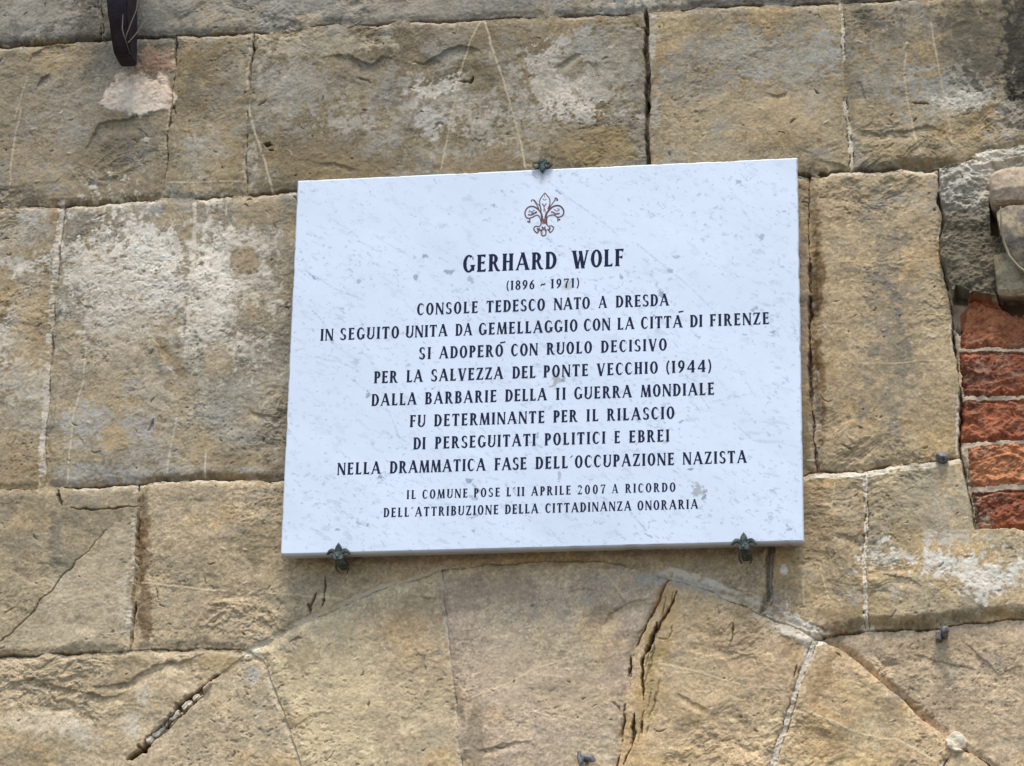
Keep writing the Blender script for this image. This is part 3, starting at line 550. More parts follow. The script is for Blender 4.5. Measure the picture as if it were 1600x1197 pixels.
# veins of calcite, pale on the stone
for pts, hw, c in [([(750, 34), (738, 60), (722, 110), (714, 140), (706, 180), (697, 225), (690, 265)], .8, (182, 166, 132)), ([(756, 32), (775, 92), (795, 150), (806, 195), (814, 225), (820, 262)], 1.15, (188, 172, 138)),
    ([(20, 190), (28, 165), (42, 120)], .9, (170, 158, 130)), ([(14, 290), (18, 250), (24, 210), (32, 172)], 1.1, (176, 166, 140)), ([(388, 165), (398, 205), (408, 235), (416, 260), (427, 302)], 1.5, (182, 174, 150)), ([(262, 285), (320, 285), (380, 284)], .9, (176, 164, 136)),
    ([(163, 322), (152, 400), (145, 440), (141, 490)], 1.3, (194, 188, 172)), ([(134, 540), (128, 600), (118, 640), (110, 690), (106, 755)], 1.1, (186, 178, 160)), ([(305, 318), (303, 400), (299, 470), (294, 510), (290, 560)], 3.0, (198, 190, 170)), ([(355, 308), (354, 336)], 1.0, (190, 180, 156)), ([(278, 650), (268, 690), (262, 740)], 1.3, (184, 174, 152)), ([(322, 710), (320, 745)], .9, (178, 168, 148)), ([(232, 312), (229, 335)], 1.0, (180, 176, 166)),
    ([(1417, 85), (1412, 105), (1416, 150), (1424, 190), (1431, 222), (1438, 238)], 1.2, (184, 168, 132)), ([(1455, 40), (1465, 95), (1475, 145), (1483, 190), (1487, 222)], 1.2, (180, 166, 134)), ([(1413, 75), (1418, 68)], 2.0, (190, 180, 150)),
    ([(220, 911), (300, 920), (340, 924), (375, 928), (400, 926), (440, 929), (500, 932), (545, 938)], 1.1, (192, 172, 134)), ([(740, 1090), (790, 1070), (830, 1048), (880, 1030), (910, 1022)], 1.2, (192, 172, 132)), ([(1030, 1038), (1080, 1048), (1130, 1064), (1170, 1074), (1225, 1078)], 1.1, (200, 176, 134)), ([(1252, 1108), (1300, 1128), (1340, 1146), (1382, 1156), (1400, 1156), (1430, 1172), (1460, 1190)], 1.1, (202, 180, 138)), ([(812, 1108), (860, 1118), (940, 1132)], .8, (188, 168, 134)),
    ([(1288, 412), (1340, 408), (1380, 412), (1465, 405)], .9, (186, 164, 120)), ([(1350, 570), (1400, 568), (1440, 564), (1480, 566)], .9, (188, 168, 128)), ([(1307, 750), (1298, 800)], .8, (178, 160, 126)), ([(1255, 905), (1258, 960)], .8, (188, 170, 134)), ([(1285, 900), (1296, 935)], .8, (188, 170, 134)), ([(942, 890), (975, 935)], .8, (190, 166, 128))]:
    vein(pts, hw, c)
# cracks
for a in [([(165, 830), (148, 848), (140, 862), (120, 876), (112, 890), (96, 902), (84, 922), (66, 936), (56, 954), (38, 972), (22, 988), (0, 1004), (-40, 1030)], .8, 3.2), ([(92, 768), (95, 782), (98, 792)], 2.4, 9), ([(110, 797), (160, 796), (215, 793)], 1.2, 6), ([(246, 800 + 120), (248, 938)], 1, 3),
    ([(1060, 925), (1052, 946), (1036, 970), (1028, 985), (1020, 1000)], 1.9, 14), ([(1028, 974), (1020, 1000), (1006, 1030)], 3.2, 26), ([(1018, 1004), (1006, 1030), (1003, 1060), (1004, 1095)], 1.9, 18), ([(992, 1118), (990, 1150), (985, 1172)], 2.4, 16), ([(988, 1022), (986, 1040), (980, 1055)], 1.8, 10), ([(1006, 1128), (1004, 1150)], 1.5, 8), ([(985, 1170), (975, 1195)], 1.2, 8),
    ([(330, 1064), (300, 1092), (270, 1117), (240, 1148), (205, 1184)], 7.5, 12), ([(230, 1162), (212, 1178), (200, 1186)], 6.5, 40), ([(330, 1062), (345, 1052)], 2.2, 10), ([(1240, 1060), (1246, 1040)], 1.4, 5), ([(1146, 968), (1146, 1000), (1140, 1012)], 1.2, 4), ([(492, 925), (486, 940), (483, 950)], 1.8, 10), ([(510, 900), (506, 930)], 1.2, 8), ([(506, 932), (502, 946)], 2.0, 10), ([(480, 942), (484, 958)], 1.5, 9), ([(1424, 162), (1450, 164)], 1.4, 7), ([(413, 226), (424, 228)], 3.0, 14), ([(420, 235), (428, 238)], 1.6, 8), ([(268, 166), (271, 172)], 3.0, 12), ([(1278, 272), (1290, 271)], 2.2, 10), ([(1468, 300), (1470, 325)], 2.4, 16), ([(1495, 500), (1500, 520)], 6, 20), ([(718, 128), (736, 130), (740, 122)], 1.6, 8), ([(1010, 150), (1014, 175)], 3.4, 18), ([(205, 960), (210, 940)], 2, 14), ([(396, 62), (397, 86)], 1.6, 12)]:
    groove(*a, da=.65)
rq = np.random.RandomState(5)
for k in range(15):
    t = rq.uniform(0, .95); x = 1052 - 62 * t + rq.uniform(-15, 17); y = 925 + 255 * t; L = rq.uniform(12, 46)
    groove([(x, y), (x - L * .10 + rq.uniform(-2, 2), y + L * .5), (x - L * .26, y + L)], rq.uniform(.6, 1.1), rq.uniform(1.5, 4), (120, 94, 58), .55)
# flakes come away (sharp lips)
for pts, dep, run in [([(640, 98), (660, 100), (690, 86), (720, 74), (750, 78), (760, 90)], 4.5, 24), ([(500, 95), (520, 88), (545, 88), (565, 100), (580, 104), (600, 92), (625, 92)], 3.5, 26), ([(125, 240), (135, 225), (155, 190), (200, 185), (240, 182)], 5, 30), ([(45, 105), (50, 85), (70, 73), (120, 72)], 4, 26), ([(55, 140), (62, 125), (80, 110)], 3.5, 18), ([(495, 255), (530, 258), (560, 266)], 3, 12),
    ([(235, 520), (255, 560), (275, 600)], -4, 22), ([(390, 640), (440, 655)], 3, 14), ([(140, 1075), (200, 1065), (240, 1040), (330, 1020)], 4, 20), ([(0, 1070), (50, 1062), (100, 1075), (160, 1090), (215, 1078)], 3.5, 18), ([(880, 930), (905, 918), (935, 922)], 3, 20), ([(940, 985), (955, 960), (985, 942), (1020, 935)], 4, 26), ([(1150, 1062), (1130, 1030), (1080, 1020), (1075, 1000)], 3, 24), ([(1055, 1085), (1090, 1100), (1110, 1110)], 3, 16), ([(660, 1020), (668, 1065)], 3, 14), ([(630, 930), (680, 935), (700, 940)], 3, 16), ([(1300, 830), (1330, 840), (1352, 850)], 3, 16), ([(1370, 900), (1420, 905), (1440, 920)], 3, 16), ([(1330, 195), (1350, 205), (1420, 205), (1455, 196), (1485, 210)], 3.5, 20), ([(1290, 255), (1310, 260), (1330, 262)], 3, 14), ([(1345, 130), (1352, 160)], 3, 14), ([(1500, 1000), (1560, 1050), (1600, 1040)], 2.5, 24), ([(1420, 1020), (1470, 1035), (1540, 1050)], 2.5, 16), ([(860, 108), (900, 82), (915, 86)], 3, 18), ([(1195, 140), (1215, 145), (1235, 140)], 3, 12), ([(740, 1170), (790, 1165), (830, 1160)], 3, 16)]:
    scarp(pts, dep, run)
for s_ in [(246, 1141, 12, 6), (258, 1127, 9, 6), (273, 1116, 13, 6.5), (291, 1101, 12, 6.5), (306, 1088, 9, 5), (322, 1073, 11, 4), (233, 1155, 6, 5)]:
    blob(*s_, (204, 196, 180), 1.0, ang=-42, edge=.16, mid=.22, lift=9.5)
groove([(228, 1152), (250, 1132), (280, 1104), (318, 1072)], 1.5, 8, da=.7); groove([(236, 1162), (262, 1138), (290, 1112), (322, 1082)], 1.1, 7, da=.6); groove([(252, 1146), (262, 1122)], 1.3, 7, da=.7); groove([(282, 1118), (280, 1106)], 1, 6, da=.6)
rs = np.random.RandomState(77)
for k in range(620):
    x, y = rs.uniform(-60, 1660), rs.uniform(-60, 1260)
    if 470 < x < 1235 and 290 < y < 835: continue
    upper = y < 320
    L = rs.uniform(2, 10) * (2.2 if rs.rand() < .12 else 1); a = rs.normal(-.1, .55) if rs.rand() < .8 else rs.uniform(0, 3.14)
    cv = rs.uniform(-.9, .9); p_ = []
    for t in np.linspace(-.5, .5, 5):
        p_.append((x + L * t * math.cos(a) - cv * L * (t * t - .1) * math.sin(a), y + L * t * math.sin(a) + cv * L * (t * t - .1) * math.cos(a)))
    if rs.rand() < .72: groove(p_, rs.uniform(.6, 1.3), rs.uniform(1.0, 3.8), (90, 78, 58), rs.uniform(.15, .6), jit=1.6)
    else: vein(p_, rs.uniform(.5, 1.2), (196, 184, 158), rs.uniform(.3, .6), 1.0)
# undersides and set-backs that the joints leave open
def ledge(pts, dep, run):
    """the stone above the line hangs over the one below: its lower arris slopes back to the joint"""
    idx, D, S, T = polydist(pts, WX, WY, run + 3)
    k = (1 - ss(0, run, D)) * (S < 1.5) * np.clip(8 * np.minimum(T, 1 - T), 0, 1) * np.clip(.8 + .6 * brk[idx], .2, 1.4)
    Hf[idx] -= .001 * dep * k
ledge(J4R[1:], 26, 22); ledge(J3L[4:8], 12, 9); ledge(J2L[2:6], 9, 7); ledge(J1[1:4], 9, 7); ledge([(1400, 262), (1480, 262), (1500, 255)], 14, 16)
def sideset(pts, dep, run, sgn):
    idx, D, S, T = polydist(pts, WX, WY, run + 3)
    k = (1 - ss(0, run, D)) * (S * sgn > -1) * np.clip(6 * np.minimum(T, 1 - T), 0, 1)
    Hf[idx] -= .001 * dep * k
sideset(VM, 11, 20, -1); sideset(VK, 12, 24, -1); sideset(EXR2, 5, 14, -1); sideset(VK2[4:8], 4, 8, -1)
# hole under the carved corbel and the dark gap left of the bricks
hole = inpoly([(1556, 462), (1900, 440), (1900, 482), (1604, 492), (1580, 486), (1566, 474)], WX, WY)
H[hole] = -.05; base[hole] = alb(120, 96, 74)
hole = inpoly([(1493, 452), (1514, 460), (1512, 490), (1500, 520), (1492, 510), (1488, 478)], WX, WY)
H[hole] = np.minimum(H[hole], -.03)
basef[:] = np.clip(basef, .012, .8)
# fade the relief out at the rim, where the plain masonry beyond the photo takes over
rim = np.minimum(np.minimum(GX - X0, X1 - GX), np.minimum(GZ - Z0, Z1 - GZ))
H *= ss(.0, .035, rim)

wall = empty('stone_wall', (0, 0, 0))
tag(wall, 'weathered brown sandstone ashlar wall with stained blocks, an arch top and a brick patch', 'wall', kind='thing')
nv = NX * NZ
lab_q = LAB[:-1, :-1].ravel()
ii = (np.arange(NZ - 1)[:, None] * NX + np.arange(NX - 1)[None, :]).ravel().astype(np.int32)
VV = np.stack([GX.ravel(), -H.ravel(), GZ.ravel()], 1)
def cut(name, labs, mat, label=None):
    q = ii[np.isin(lab_q, labs)]
    if not len(q): return
    Q = np.stack([q, q + 1, q + 1 + NX, q + NX], 1)
    used = np.zeros(nv, bool); used[Q.ravel()] = True
    remap = np.cumsum(used) - 1
    me = np_mesh(name, VV[used], remap[Q], basef[used])
    o = link_mesh(name, me, mat, wall)
    if label: o['label'] = label
    return o
PL = {7: 'stone block with grey white stains above the plaque', 8: 'stone block with grey bloom right of the open dark joint', 11: 'large stone block with white crusty stain left of the plaque', 12: None,
      13: 'tall ochre stone block between the plaque and the bricks', 5: 'stone block with a pink plaster smear under the iron bracket', 17: 'stone block with a white salt stain under the bricks', 23: 'arch stone with a deep dark split along its left side', 21: 'palest yellow arch stone'}
for i, b in enumerate(BL, 1): cut(b[0], [i], M_stone, PL.get(i))
cut('mortar', [L_MORT, 0], M_mortar, 'pale lime mortar in the joints')
cut('cement_patch', [L_CEM], M_cement, 'dark grey rough cement smeared beside the carved corbel')
cut('brick_infill', [L_BRICK], M_brick, 'red brick patch at the right edge of the wall')

# the plain courses beyond the photo
def outer():
    st = .014; x = np.arange(-3.6, 3.6, st); z = np.arange(0.0, 6.4, st)
    # make the inner edge meet the relief exactly
    for arr, lo, hi in ((x, X0, xs[-1]), (z, Z0, zs[-1])):
        arr[np.argmin(abs(arr - lo))] = lo; arr[np.argmin(abs(arr - hi))] = hi
    gx, gz = np.meshgrid(x, z)
    row = np.floor(gz / .34); off = (row % 3) * .19
    u = (gx + off) / .58; cu = np.floor(u); fu = (u - cu) * .58; fz = gz - row * .34
    d = np.minimum(np.minimum(fu, .58 - fu), np.minimum(fz, .34 - fz))
    rnd = tab(7)[(row.astype(int) * 7) & 255, (cu.astype(int) + 40) & 255]
    n = fbm(gx * 12, gz * 14, 4, 5)
    away = np.minimum(1, np.maximum(np.maximum(X0 - gx, gx - xs[-1]), np.maximum(Z0 - gz, gz - zs[-1])) / .03)
    h = np.where(away > 0, (ss(0, .02, d) * .008 - .008 + .005 * n) * np.clip(away, 0, 1), 0)
    c = alb(150, 134, 104) * (.8 + .35 * rnd + .25 * n)[..., None]
    c = np.where((d < .008)[..., None], alb(176, 166, 142), c)
    V = np.stack([gx.ravel(), -h.ravel(), gz.ravel()], 1)
    nx = len(x)
    r, cc = np.meshgrid(np.arange(len(z) - 1), np.arange(nx - 1), indexing='ij')
    mx_ = (gx[:-1, :-1] + gx[1:, 1:]) / 2; mz_ = (gz[:-1, :-1] + gz[1:, 1:]) / 2
    keep = ~((mx_ > X0) & (mx_ < xs[-1]) & (mz_ > Z0) & (mz_ < zs[-1]))
    q = (r * nx + cc)[keep]
    me = np_mesh('plain_masonry', V, np.stack([q, q + 1, q + 1 + nx, q + nx], 1), np.clip(c, .01, .8).reshape(-1, 3))
    link_mesh('plain_masonry', me, M_stone, wall)
outer()
# ------------------------------------------------------------------ the marble plaque
PT = 0.030
plaque = empty('marble_plaque', (0, YF, PZ - PH / 2))
tag(plaque, 'white marble memorial plaque with dark engraved lettering and a lily emblem', 'plaque')
def make_slab():
    st = 0.0009; bv = 0.0022
    nx, nz = int(PW / st), int(PH / st)
    x = np.linspace(-PW / 2 + bv, PW / 2 - bv, nx); z = np.linspace(PZ - PH / 2 + bv, PZ + PH / 2 - bv, nz)
    gx, gz = np.meshgrid(x.astype(np.float32), z.astype(np.float32))
    px, py = proj(gx.astype(float), YF, gz.astype(float)); px = px.astype(np.float32); py = py.astype(np.float32)
    a = R_(-33); u = gx * math.cos(a) + gz * math.sin(a); v = -gx * math.sin(a) + gz * math.cos(a)
    w1 = fbm(gx * 7, gz * 7, 3, 301)
    cloud = fbm(gx * 5, gz * 5, 4, 303); cloud2 = fbm(u * 7, v * 24, 4, 305)
    # short flecks lying along the bedding, and a few hair veins
    fl = ss(.72, 1.0, fbm(u * 48 + w1, v * 120 + w1 * 2, 3, 311, .6) + .18 * fbm(gx * 9, gz * 9, 2, 313))
    fl2 = ss(.72, .98, fbm(u * 130, v * 190, 3, 317, .6) + .2 * fbm(gx * 14, gz * 14, 2, 319))
    hv = (1 - ss(0, .018, np.abs(fbm(u * 5 + w1 * .25, v * 17 + w1 * .5, 3, 323)))) * ss(-.05, .45, fbm(gx * 11 + 4, gz * 11, 3, 325))
    hv2 = (1 - ss(0, .02, np.abs(fbm(gx * 8 + 2, gz * 9 + w1 * .6, 3, 327)))) * ss(.1, .5, fbm(gx * 12, gz * 12 + 7, 3, 329))
    fl3 = ss(.35, .75, fbm(u * 60 + 5, v * 130 + w1, 4, 333, .65))
    hv3 = (1 - ss(0, .03, np.abs(fbm(u * 9 + w1 * .4, v * 30 + w1 * .8, 4, 337)))) * ss(-.3, .4, fbm(gx * 8 + 1, gz * 8, 3, 339))
    white = np.array([.79, .83, .87]); gr = np.array([.40, .43, .49])
    c = np.tile(white.astype(np.float32), (*gx.shape, 1))
    c *= (1 + .03 * cloud + .03 * cloud2)[..., None]
    k = np.clip(.26 * fl + .46 * fl2 + .17 * fl3 + .17 * hv + .15 * hv2 + .10 * hv3, 0, .85)[..., None]
    c = c + (gr - c) * k
    n9 = fbm(gx * 160, gz * 160, 3, 331, .7)
    def spot(x0, y0, rx, ry, ang, col, al):
        m = (np.abs(px - x0) < 60) & (np.abs(py - y0) < 60)
        dx, dy = px[m] - x0, py[m] - y0; ca, sa = math.cos(R_(ang)), math.sin(R_(ang))
        f = 1 - np.sqrt(((dx * ca + dy * sa) / rx) ** 2 + ((-dx * sa + dy * ca) / ry) ** 2) + .75 * n9[m]
        g = (ss(0, .5, f) * al)[:, None]
        c[m] = c[m] + (np.asarray(col) - c[m]) * g
    G, BG, DG = (.30, .33, .37), (.42, .42, .38), (.17, .19, .22)
    for s in [(700, 424, 8, 6, -30, G, .8), (869, 596, 13, 11, -30, BG, .85), (880, 590, 3, 10, 0, G, .8), (1092, 768, 13, 11, 35, BG, .8), (1100, 775, 5, 7, 0, DG, .8), (733, 750, 6, 4, 0, G, .8), (744, 762, 3, 12, -40, G, .6), (741, 778, 7, 4, 20, G, .7), (740, 806, 9, 5, -10, G, .75), (741, 828, 4, 3, 0, G, .6), (886, 444, 8, 12, 5, (.52, .52, .45), .75), (1035, 459, 7, 5, 30, G, .8), (970, 433, 3, 9, -12, G, .75), (1050, 424, 7, 4, 20, G, .65), (1060, 402, 7, 3, 0, G, .6), (735, 438, 4, 10, -25, G, .55), (650, 433, 4, 5, 50, DG, .6), (664, 400, 4, 3, 0, G, .8), (561, 440, 4, 3, 0, G, .6), (574, 618, 4, 7, 0, G, .8), (676, 607, 5, 2, -20, DG, .7), (488, 432, 9, 1.8, 38, DG, .7), (593, 745, 4, 4, 0, G, .8), (874, 741, 3, 9, 0, G, .6), (1079, 734, 5, 2, 0, DG, .7), (1064, 659, 5, 2, -30, G, .7), (1236, 827, 8, 5, 30, G, .7), (526, 828, 4, 2, 0, G, .8), (574, 820, 3, 2, -40, G, .7), (560, 818, 6, 2, 30, G, .6), (1013, 837, 8, 2, 30, G, .6), (1206, 519, 5, 2, 0, G, .75), (1165, 523, 5, 2, 0, G, .7), (1180, 482, 4, 6, 30, G, .6), (871, 299, 9, 1.6, 35, G, .8), (838, 277, 7, 2, 30, G, .7), (772, 320, 3, 5, -10, G, .7), (785, 298, 8, 2, 60, G, .6), (1154, 285, 6, 4, 20, G, .6), (1190, 370, 3, 6, 20, G, .6), (1225, 330, 3, 4, 0, G, .6), (1040, 690, 6, 3, -30, G, .5), (807, 657, 9, 2, 20, G, .5), (840, 680, 3, 4, 0, G, .7), (950, 540, 3, 3, 0, G, .5), (640, 570, 5, 3, 0, G, .5), (610, 700, 5, 2, 30, G, .5), (838, 695, 12, 2, 25, G, .4)]:
        spot(*s)
    for pts in [((855, 282), (900, 318), (960, 360)), ((590, 372), (640, 400)), ((480, 425), (530, 455), (570, 470)), ((605, 640), (620, 670), (630, 700)), ((1062, 582), (1085, 605), (1110, 640)), ((1160, 585), (1180, 620)), ((620, 680), (640, 695)), ((1110, 630), (1130, 625), (1175, 615)), ((855, 823), (880, 850)), ((985, 800), (1010, 830)), ((1145, 660), (1180, 690)), ((480, 556), (530, 565), (560, 580)), ((790, 255), (830, 275)), ((1000, 385), (1080, 450), (1150, 520)), ((560, 378), (600, 395)), ((930, 776), (950, 780)), ((520, 545), (515, 560))]:
        idx, D, S, T = polydist(pts, px + 3 * n9, py + 3 * n9, 5)
        g = ((1 - ss(.5, 2.0, D)) * (.08 + .22 * (n9.ravel()[idx] > -.05)))[:, None]
        cf = c.reshape(-1, 3); cf[idx] = cf[idx] + (np.array(G) - cf[idx]) * g
    # a faint brownish run of dirt under the top clip
    d = np.clip(1 - np.hypot((px - 847) / 16, (py - 277) / 14), 0, 1)[..., None]
    c = c + (np.array([.60, .58, .48]) - c) * d * .6
    y = np.full(gx.size, YF) + .00015 * fbm(gx * 12, gz * 12, 3, 341).ravel()
    V = [np.stack([gx.ravel(), y, gz.ravel()], 1)]; Cc = [np.clip(c, .02, .90).reshape(-1, 3)]
    r, q = np.meshgrid(np.arange(nz - 1), np.arange(nx - 1), indexing='ij'); i0 = (r * nx + q).ravel()
    Q = [np.stack([i0, i0 + 1, i0 + 1 + nx, i0 + nx], 1)]
    # rim: bevel, sides, back
    ring = np.concatenate([np.arange(nx), np.arange(1, nz) * nx + nx - 1, (nz - 1) * nx + np.arange(nx - 2, -1, -1), np.arange(nz - 2, 0, -1) * nx])
    rx, rz = gx.ravel()[ring].astype(float), gz.ravel()[ring].astype(float)
    sx = np.where(rx > PW / 2 - bv * 1.5, 1, np.where(rx < -PW / 2 + bv * 1.5, -1, 0)); rzc = rz - PZ
    sz = np.where(rzc > PH / 2 - bv * 1.5, 1, np.where(rzc < -PH / 2 + bv * 1.5, -1, 0))
    n = len(ring); prev = ring; base_n = gx.size
    chip = .0014 * np.clip(fbm(rx * 45 + 3, rz * 45, 4, 351, .6) - .1, 0, 1)
    for e, yy, cc in ((bv * .3, YF + bv * .3, .95), (bv, YF + bv, .92), (bv, YF + PT * .42, .88), (bv * .45, YF + PT * .5, .8), (bv * .45, YF + PT, .8)):
        e2 = e - chip
        V.append(np.stack([rx + sx * e2, np.full(n, yy), rz + sz * e2], 1))
        Cc.append(np.tile(white * cc, (n, 1)) * (1 + .05 * fbm(rx * 40, rz * 40, 3, 361))[:, None])
        cur = base_n + np.arange(n); base_n += n
        Q.append(np.stack([np.roll(prev, -1), prev, cur, np.roll(cur, -1)], 1)); prev = cur
    V = np.concatenate(V); Q = np.concatenate(Q); Cc = np.concatenate(Cc)
    me = np_mesh('slab', V, Q, Cc)
    b = bmesh.new(); b.from_mesh(me); b.verts.ensure_lookup_table()
    b.faces.new([b.verts[int(k)] for k in prev[::-1]]); b.to_mesh(me); b.free()
    return link_mesh('slab', me, M_marble, plaque)
make_slab()

# ---- lettering: condensed flared capitals, drawn stroke by stroke
TK, TN = .195, .108
def stem(x, w=TK, y0=0., y1=1., s=.045, f0=True, f1=True):
    h = w / 2; l = []
    l += [(x - h - s, y0), (x + h + s, y0), (x + h, y0 + .10)] if f0 else [(x - h, y0), (x + h, y0)]
    l += [(x + h, y1 - .10), (x + h + s, y1), (x - h - s, y1), (x - h, y1 - .10)] if f1 else [(x + h, y1), (x - h, y1)]
    if f0: l.append((x - h, y0 + .10))
    return [l]
def diag(x0, y0, x1, y1, w, s0=0, s1=0):
    h = w / 2; dx = (x1 - x0) * .09
    if s0 or s1:
        return [[(x0 - h - s0, y0), (x0 + h + s0, y0), (x0 + h + dx, y0 + .09 * (y1 - y0)), (x1 + h - dx, y1 - .09 * (y1 - y0)), (x1 + h + s1, y1), (x1 - h - s1, y1), (x1 - h - dx, y1 - .09 * (y1 - y0)), (x0 - h + dx, y0 + .09 * (y1 - y0))]]
    return [[(x0 - h, y0), (x0 + h, y0), (x1 + h, y1), (x1 - h, y1)]]
def arc(cx, cy, rx, ry, a0, a1, thick=TK, thin=TN, n=22):
    o = []; pr = None
    for i in range(n + 1):
        a = R_(a0 + (a1 - a0) * i / n); ca, sa = math.cos(a), math.sin(a)
        p = ((cx + rx * ca, cy + ry * sa), (cx + (rx - thick) * ca, cy + (ry - thin) * sa))
        if pr: o.append([pr[0], p[0], p[1], pr[1]])
        pr = p
    return o
def bar(x0, x1, y, t=TN, end=0.0, updown=0):
    """horizontal arm; end > 0 gives a flared terminal at x1 (updown: -1 hangs, 1 rises, 0 both)"""
    h = t / 2
    if not end: return [[(x0, y - h), (x1, y - h), (x1, y + h), (x0, y + h)]]
    lo = y - h - (end if updown <= 0 else 0); hi = y + h + (end if updown >= 0 else 0)
    return [[(x0, y - h), (x1 - .13, y - h), (x1 - .01, lo), (x1 + .02, hi), (x1 - .13, y + h), (x0, y + h)]]
def G_(ch):
    s = .045; h = TK / 2; L = h + s
    if ch == 'A': return .74, diag(.07, 0, .37, 1.03, .10, .05, 0) + diag(.64, 0, .36, 1.03, TK, .05, 0) + bar(.18, .54, .34, .085)
    if ch == 'B': return .56, stem(L) + bar(L, .33, .953) + bar(L, .33, .53, .085) + bar(L, .33, .047) + arc(.30, .755, .22, .245, -90, 90, TK * .92) + arc(.30, .285, .26, .285, -90, 90)
    if ch == 'C': return .58, arc(.31, .5, .31, .52, 52, 308) + [[(.50, .80), (.54, .93), (.56, .74), (.545, .70)]] + [[(.50, .12), (.56, .2), (.55, .25), (.47, .17)]]
    if ch == 'D': return .62, stem(L) + bar(L, .30, .953) + bar(L, .30, .047) + arc(.27, .5, .35, .5, -90, 90)
    if ch == 'E': return .52, stem(L) + bar(L, .47, .95, TN, .07, -1) + bar(L, .42, .53, .085, .055, 0) + bar(L, .49, .05, TN, .08, 1)
    if ch == 'F': return .49, stem(L) + bar(L, .47, .95, TN, .08, -1) + bar(L, .42, .52, .085, .055, 0)
    if ch == 'G': return .64, arc(.32, .5, .32, .52, 52, 312) + [[(.50, .80), (.55, .93), (.57, .72), (.555, .69)]] + stem(.535, TK * .95, .08, .42, .05, False, True)
    if ch == 'H': return .64, stem(L) + stem(.64 - L) + bar(L, .64 - L, .53, .085)
    if ch == 'I': return 2 * L, stem(L)
    if ch == 'L': return .50, stem(L) + bar(L, .47, .05, TN, .10, 1)
    if ch == 'M': return .80, diag(.07, 0, .15, 1, .10, .05, .02) + diag(.16, 1, .40, .0, TK * .9) + diag(.62, 1, .40, .0, .09) + diag(.70, 0, .64, 1, TK, .05, .02)
    if ch == 'N': return .66, stem(.08, .10) + diag(.09, 1, .58, -.02, TK) + stem(.58, .10, 0, 1, .045, False, True)
    if ch == 'O': return .62, arc(.31, .5, .31, .52, 0, 360, n=44)
    if ch == 'P': return .52, stem(L) + bar(L, .28, .953) + bar(L, .28, .46, .085) + arc(.26, .705, .26, .295, -90, 90)
    if ch == 'R': return .64, stem(L) + bar(L, .28, .953) + bar(L, .28, .49, .085) + arc(.26, .72, .26, .28, -90, 90) + [[(.25, .50), (.41, .50), (.55, .13), (.66, .04), (.63, -.02), (.50, -.01), (.42, .06)]]
    if ch == 'S': return .50, arc(.25, .76, .23, .26, 40, 250, TK * .85) + arc(.25, .25, .25, .27, 70, -150, TK * .85) + [[(.10, .62), (.24, .50), (.38, .47), (.42, .44), (.30, .36), (.16, .50), (.05, .62)]] + [[(.38, .88), (.44, .95), (.45, .74), (.42, .74)]] + [[(.02, .24), (.05, .24), (.10, .10), (.02, .04)]]
    if ch == 'T': return .58, stem(.29, TK, 0, .98, .045, True, False) + [[(.0, .76), (.03, .76), (.12, .90), (.46, .90), (.55, .76), (.58, .76), (.57, 1.0), (.01, 1.0)]]
    if ch == 'U': return .64, stem(L, TK, .32, 1, .045, False, True) + stem(.56, .11, .32, 1, .045, False, True) + arc(.3175, .34, .3, .36, 180, 360, TK * .8)
    if ch == 'V': return .66, diag(.11, 1, .34, -.04, TK, .05, 0) + diag(.58, 1, .345, -.04, .095, .05, 0)
    if ch == 'W': return .94, diag(.11, 1, .31, -.04, TK, .05, 0) + diag(.50, .98, .315, -.04, .09) + diag(.46, .98, .62, -.04, TK) + diag(.85, 1, .63, -.04, .09, .05, 0)
    if ch == 'Z': return .56, diag(.11, .04, .45, .96, TK * .95) + [[(.01, .76), (.04, .76), (.12, .905), (.54, .905), (.54, 1.0), (.03, 1.0)]] + [[(.0, 0), (.54, 0), (.57, .26), (.54, .26), (.45, .095), (.0, .095)]]
    if ch == '0': return .56, arc(.28, .5, .28, .52, 0, 360, n=44)
    if ch == '1': return 2 * L, stem(L, TK) + [[(.0, .86), (L, .94), (L, 1.0), (.0, .95)]]
    if ch == '2': return .50, arc(.24, .74, .23, .28, -20, 165, TK * .85) + [[(.40, .66), (.46, .70), (.47, .78), (.34, .56), (.08, .10), (.0, .0), (.14, .0), (.26, .24)]] + bar(.02, .48, .06, .12, .06, 1)
    if ch == '4': return .62, stem(.44, TK, 0, 1, .04, True, False) + [[(.40, 1.0), (.52, 1.0), (.10, .33), (.0, .33)]] + bar(.0, .61, .28, .10)
    if ch == '6': return .52, arc(.26, .31, .26, .33, 0, 360, TK * .9, n=40) + [[(.0, .36), (.18, .40), (.26, .66), (.46, .97), (.40, 1.03), (.14, .80), (.03, .55)]]
    if ch == '7': return .52, [[(.0, .74), (.03, .74), (.12, .88), (.52, .88), (.52, 1.0), (.02, 1.0)]] + [[(.42, .93), (.52, .93), (.34, .45), (.33, .0), (.13, .0), (.18, .40)]]
    if ch == '8': return .54, arc(.27, .755, .23, .265, 0, 360, TK * .85, n=40) + arc(.27, .27, .27, .29, 0, 360, TK * .9, n=40)
    if ch == '9': return .52, arc(.26, .69, .26, .33, 0, 360, TK * .9, n=40) + [[(.52, .64), (.34, .60), (.26, .34), (.06, .03), (.12, -.03), (.38, .20), (.49, .45)]]
    if ch == '(': return .24, arc(.42, .46, .42, .74, 125, 235, .13, .10)
    if ch == ')': return .24, arc(-.18, .46, .42, .74, 55, -55, .13, .10)
    if ch == '~': return .56, [[(.0, .36), (.16, .56), (.34, .50), (.52, .62), (.56, .56), (.40, .36), (.22, .42), (.04, .28)]]
    if ch == "'": return .24, [[(.0, .86), (.20, 1.04), (.24, 1.0), (.06, .82)]]
    raise KeyError(ch)
XP = {}
def pq(px, py): 
    X, Z = unproj(px, py, YF); return float(X), float(Z)
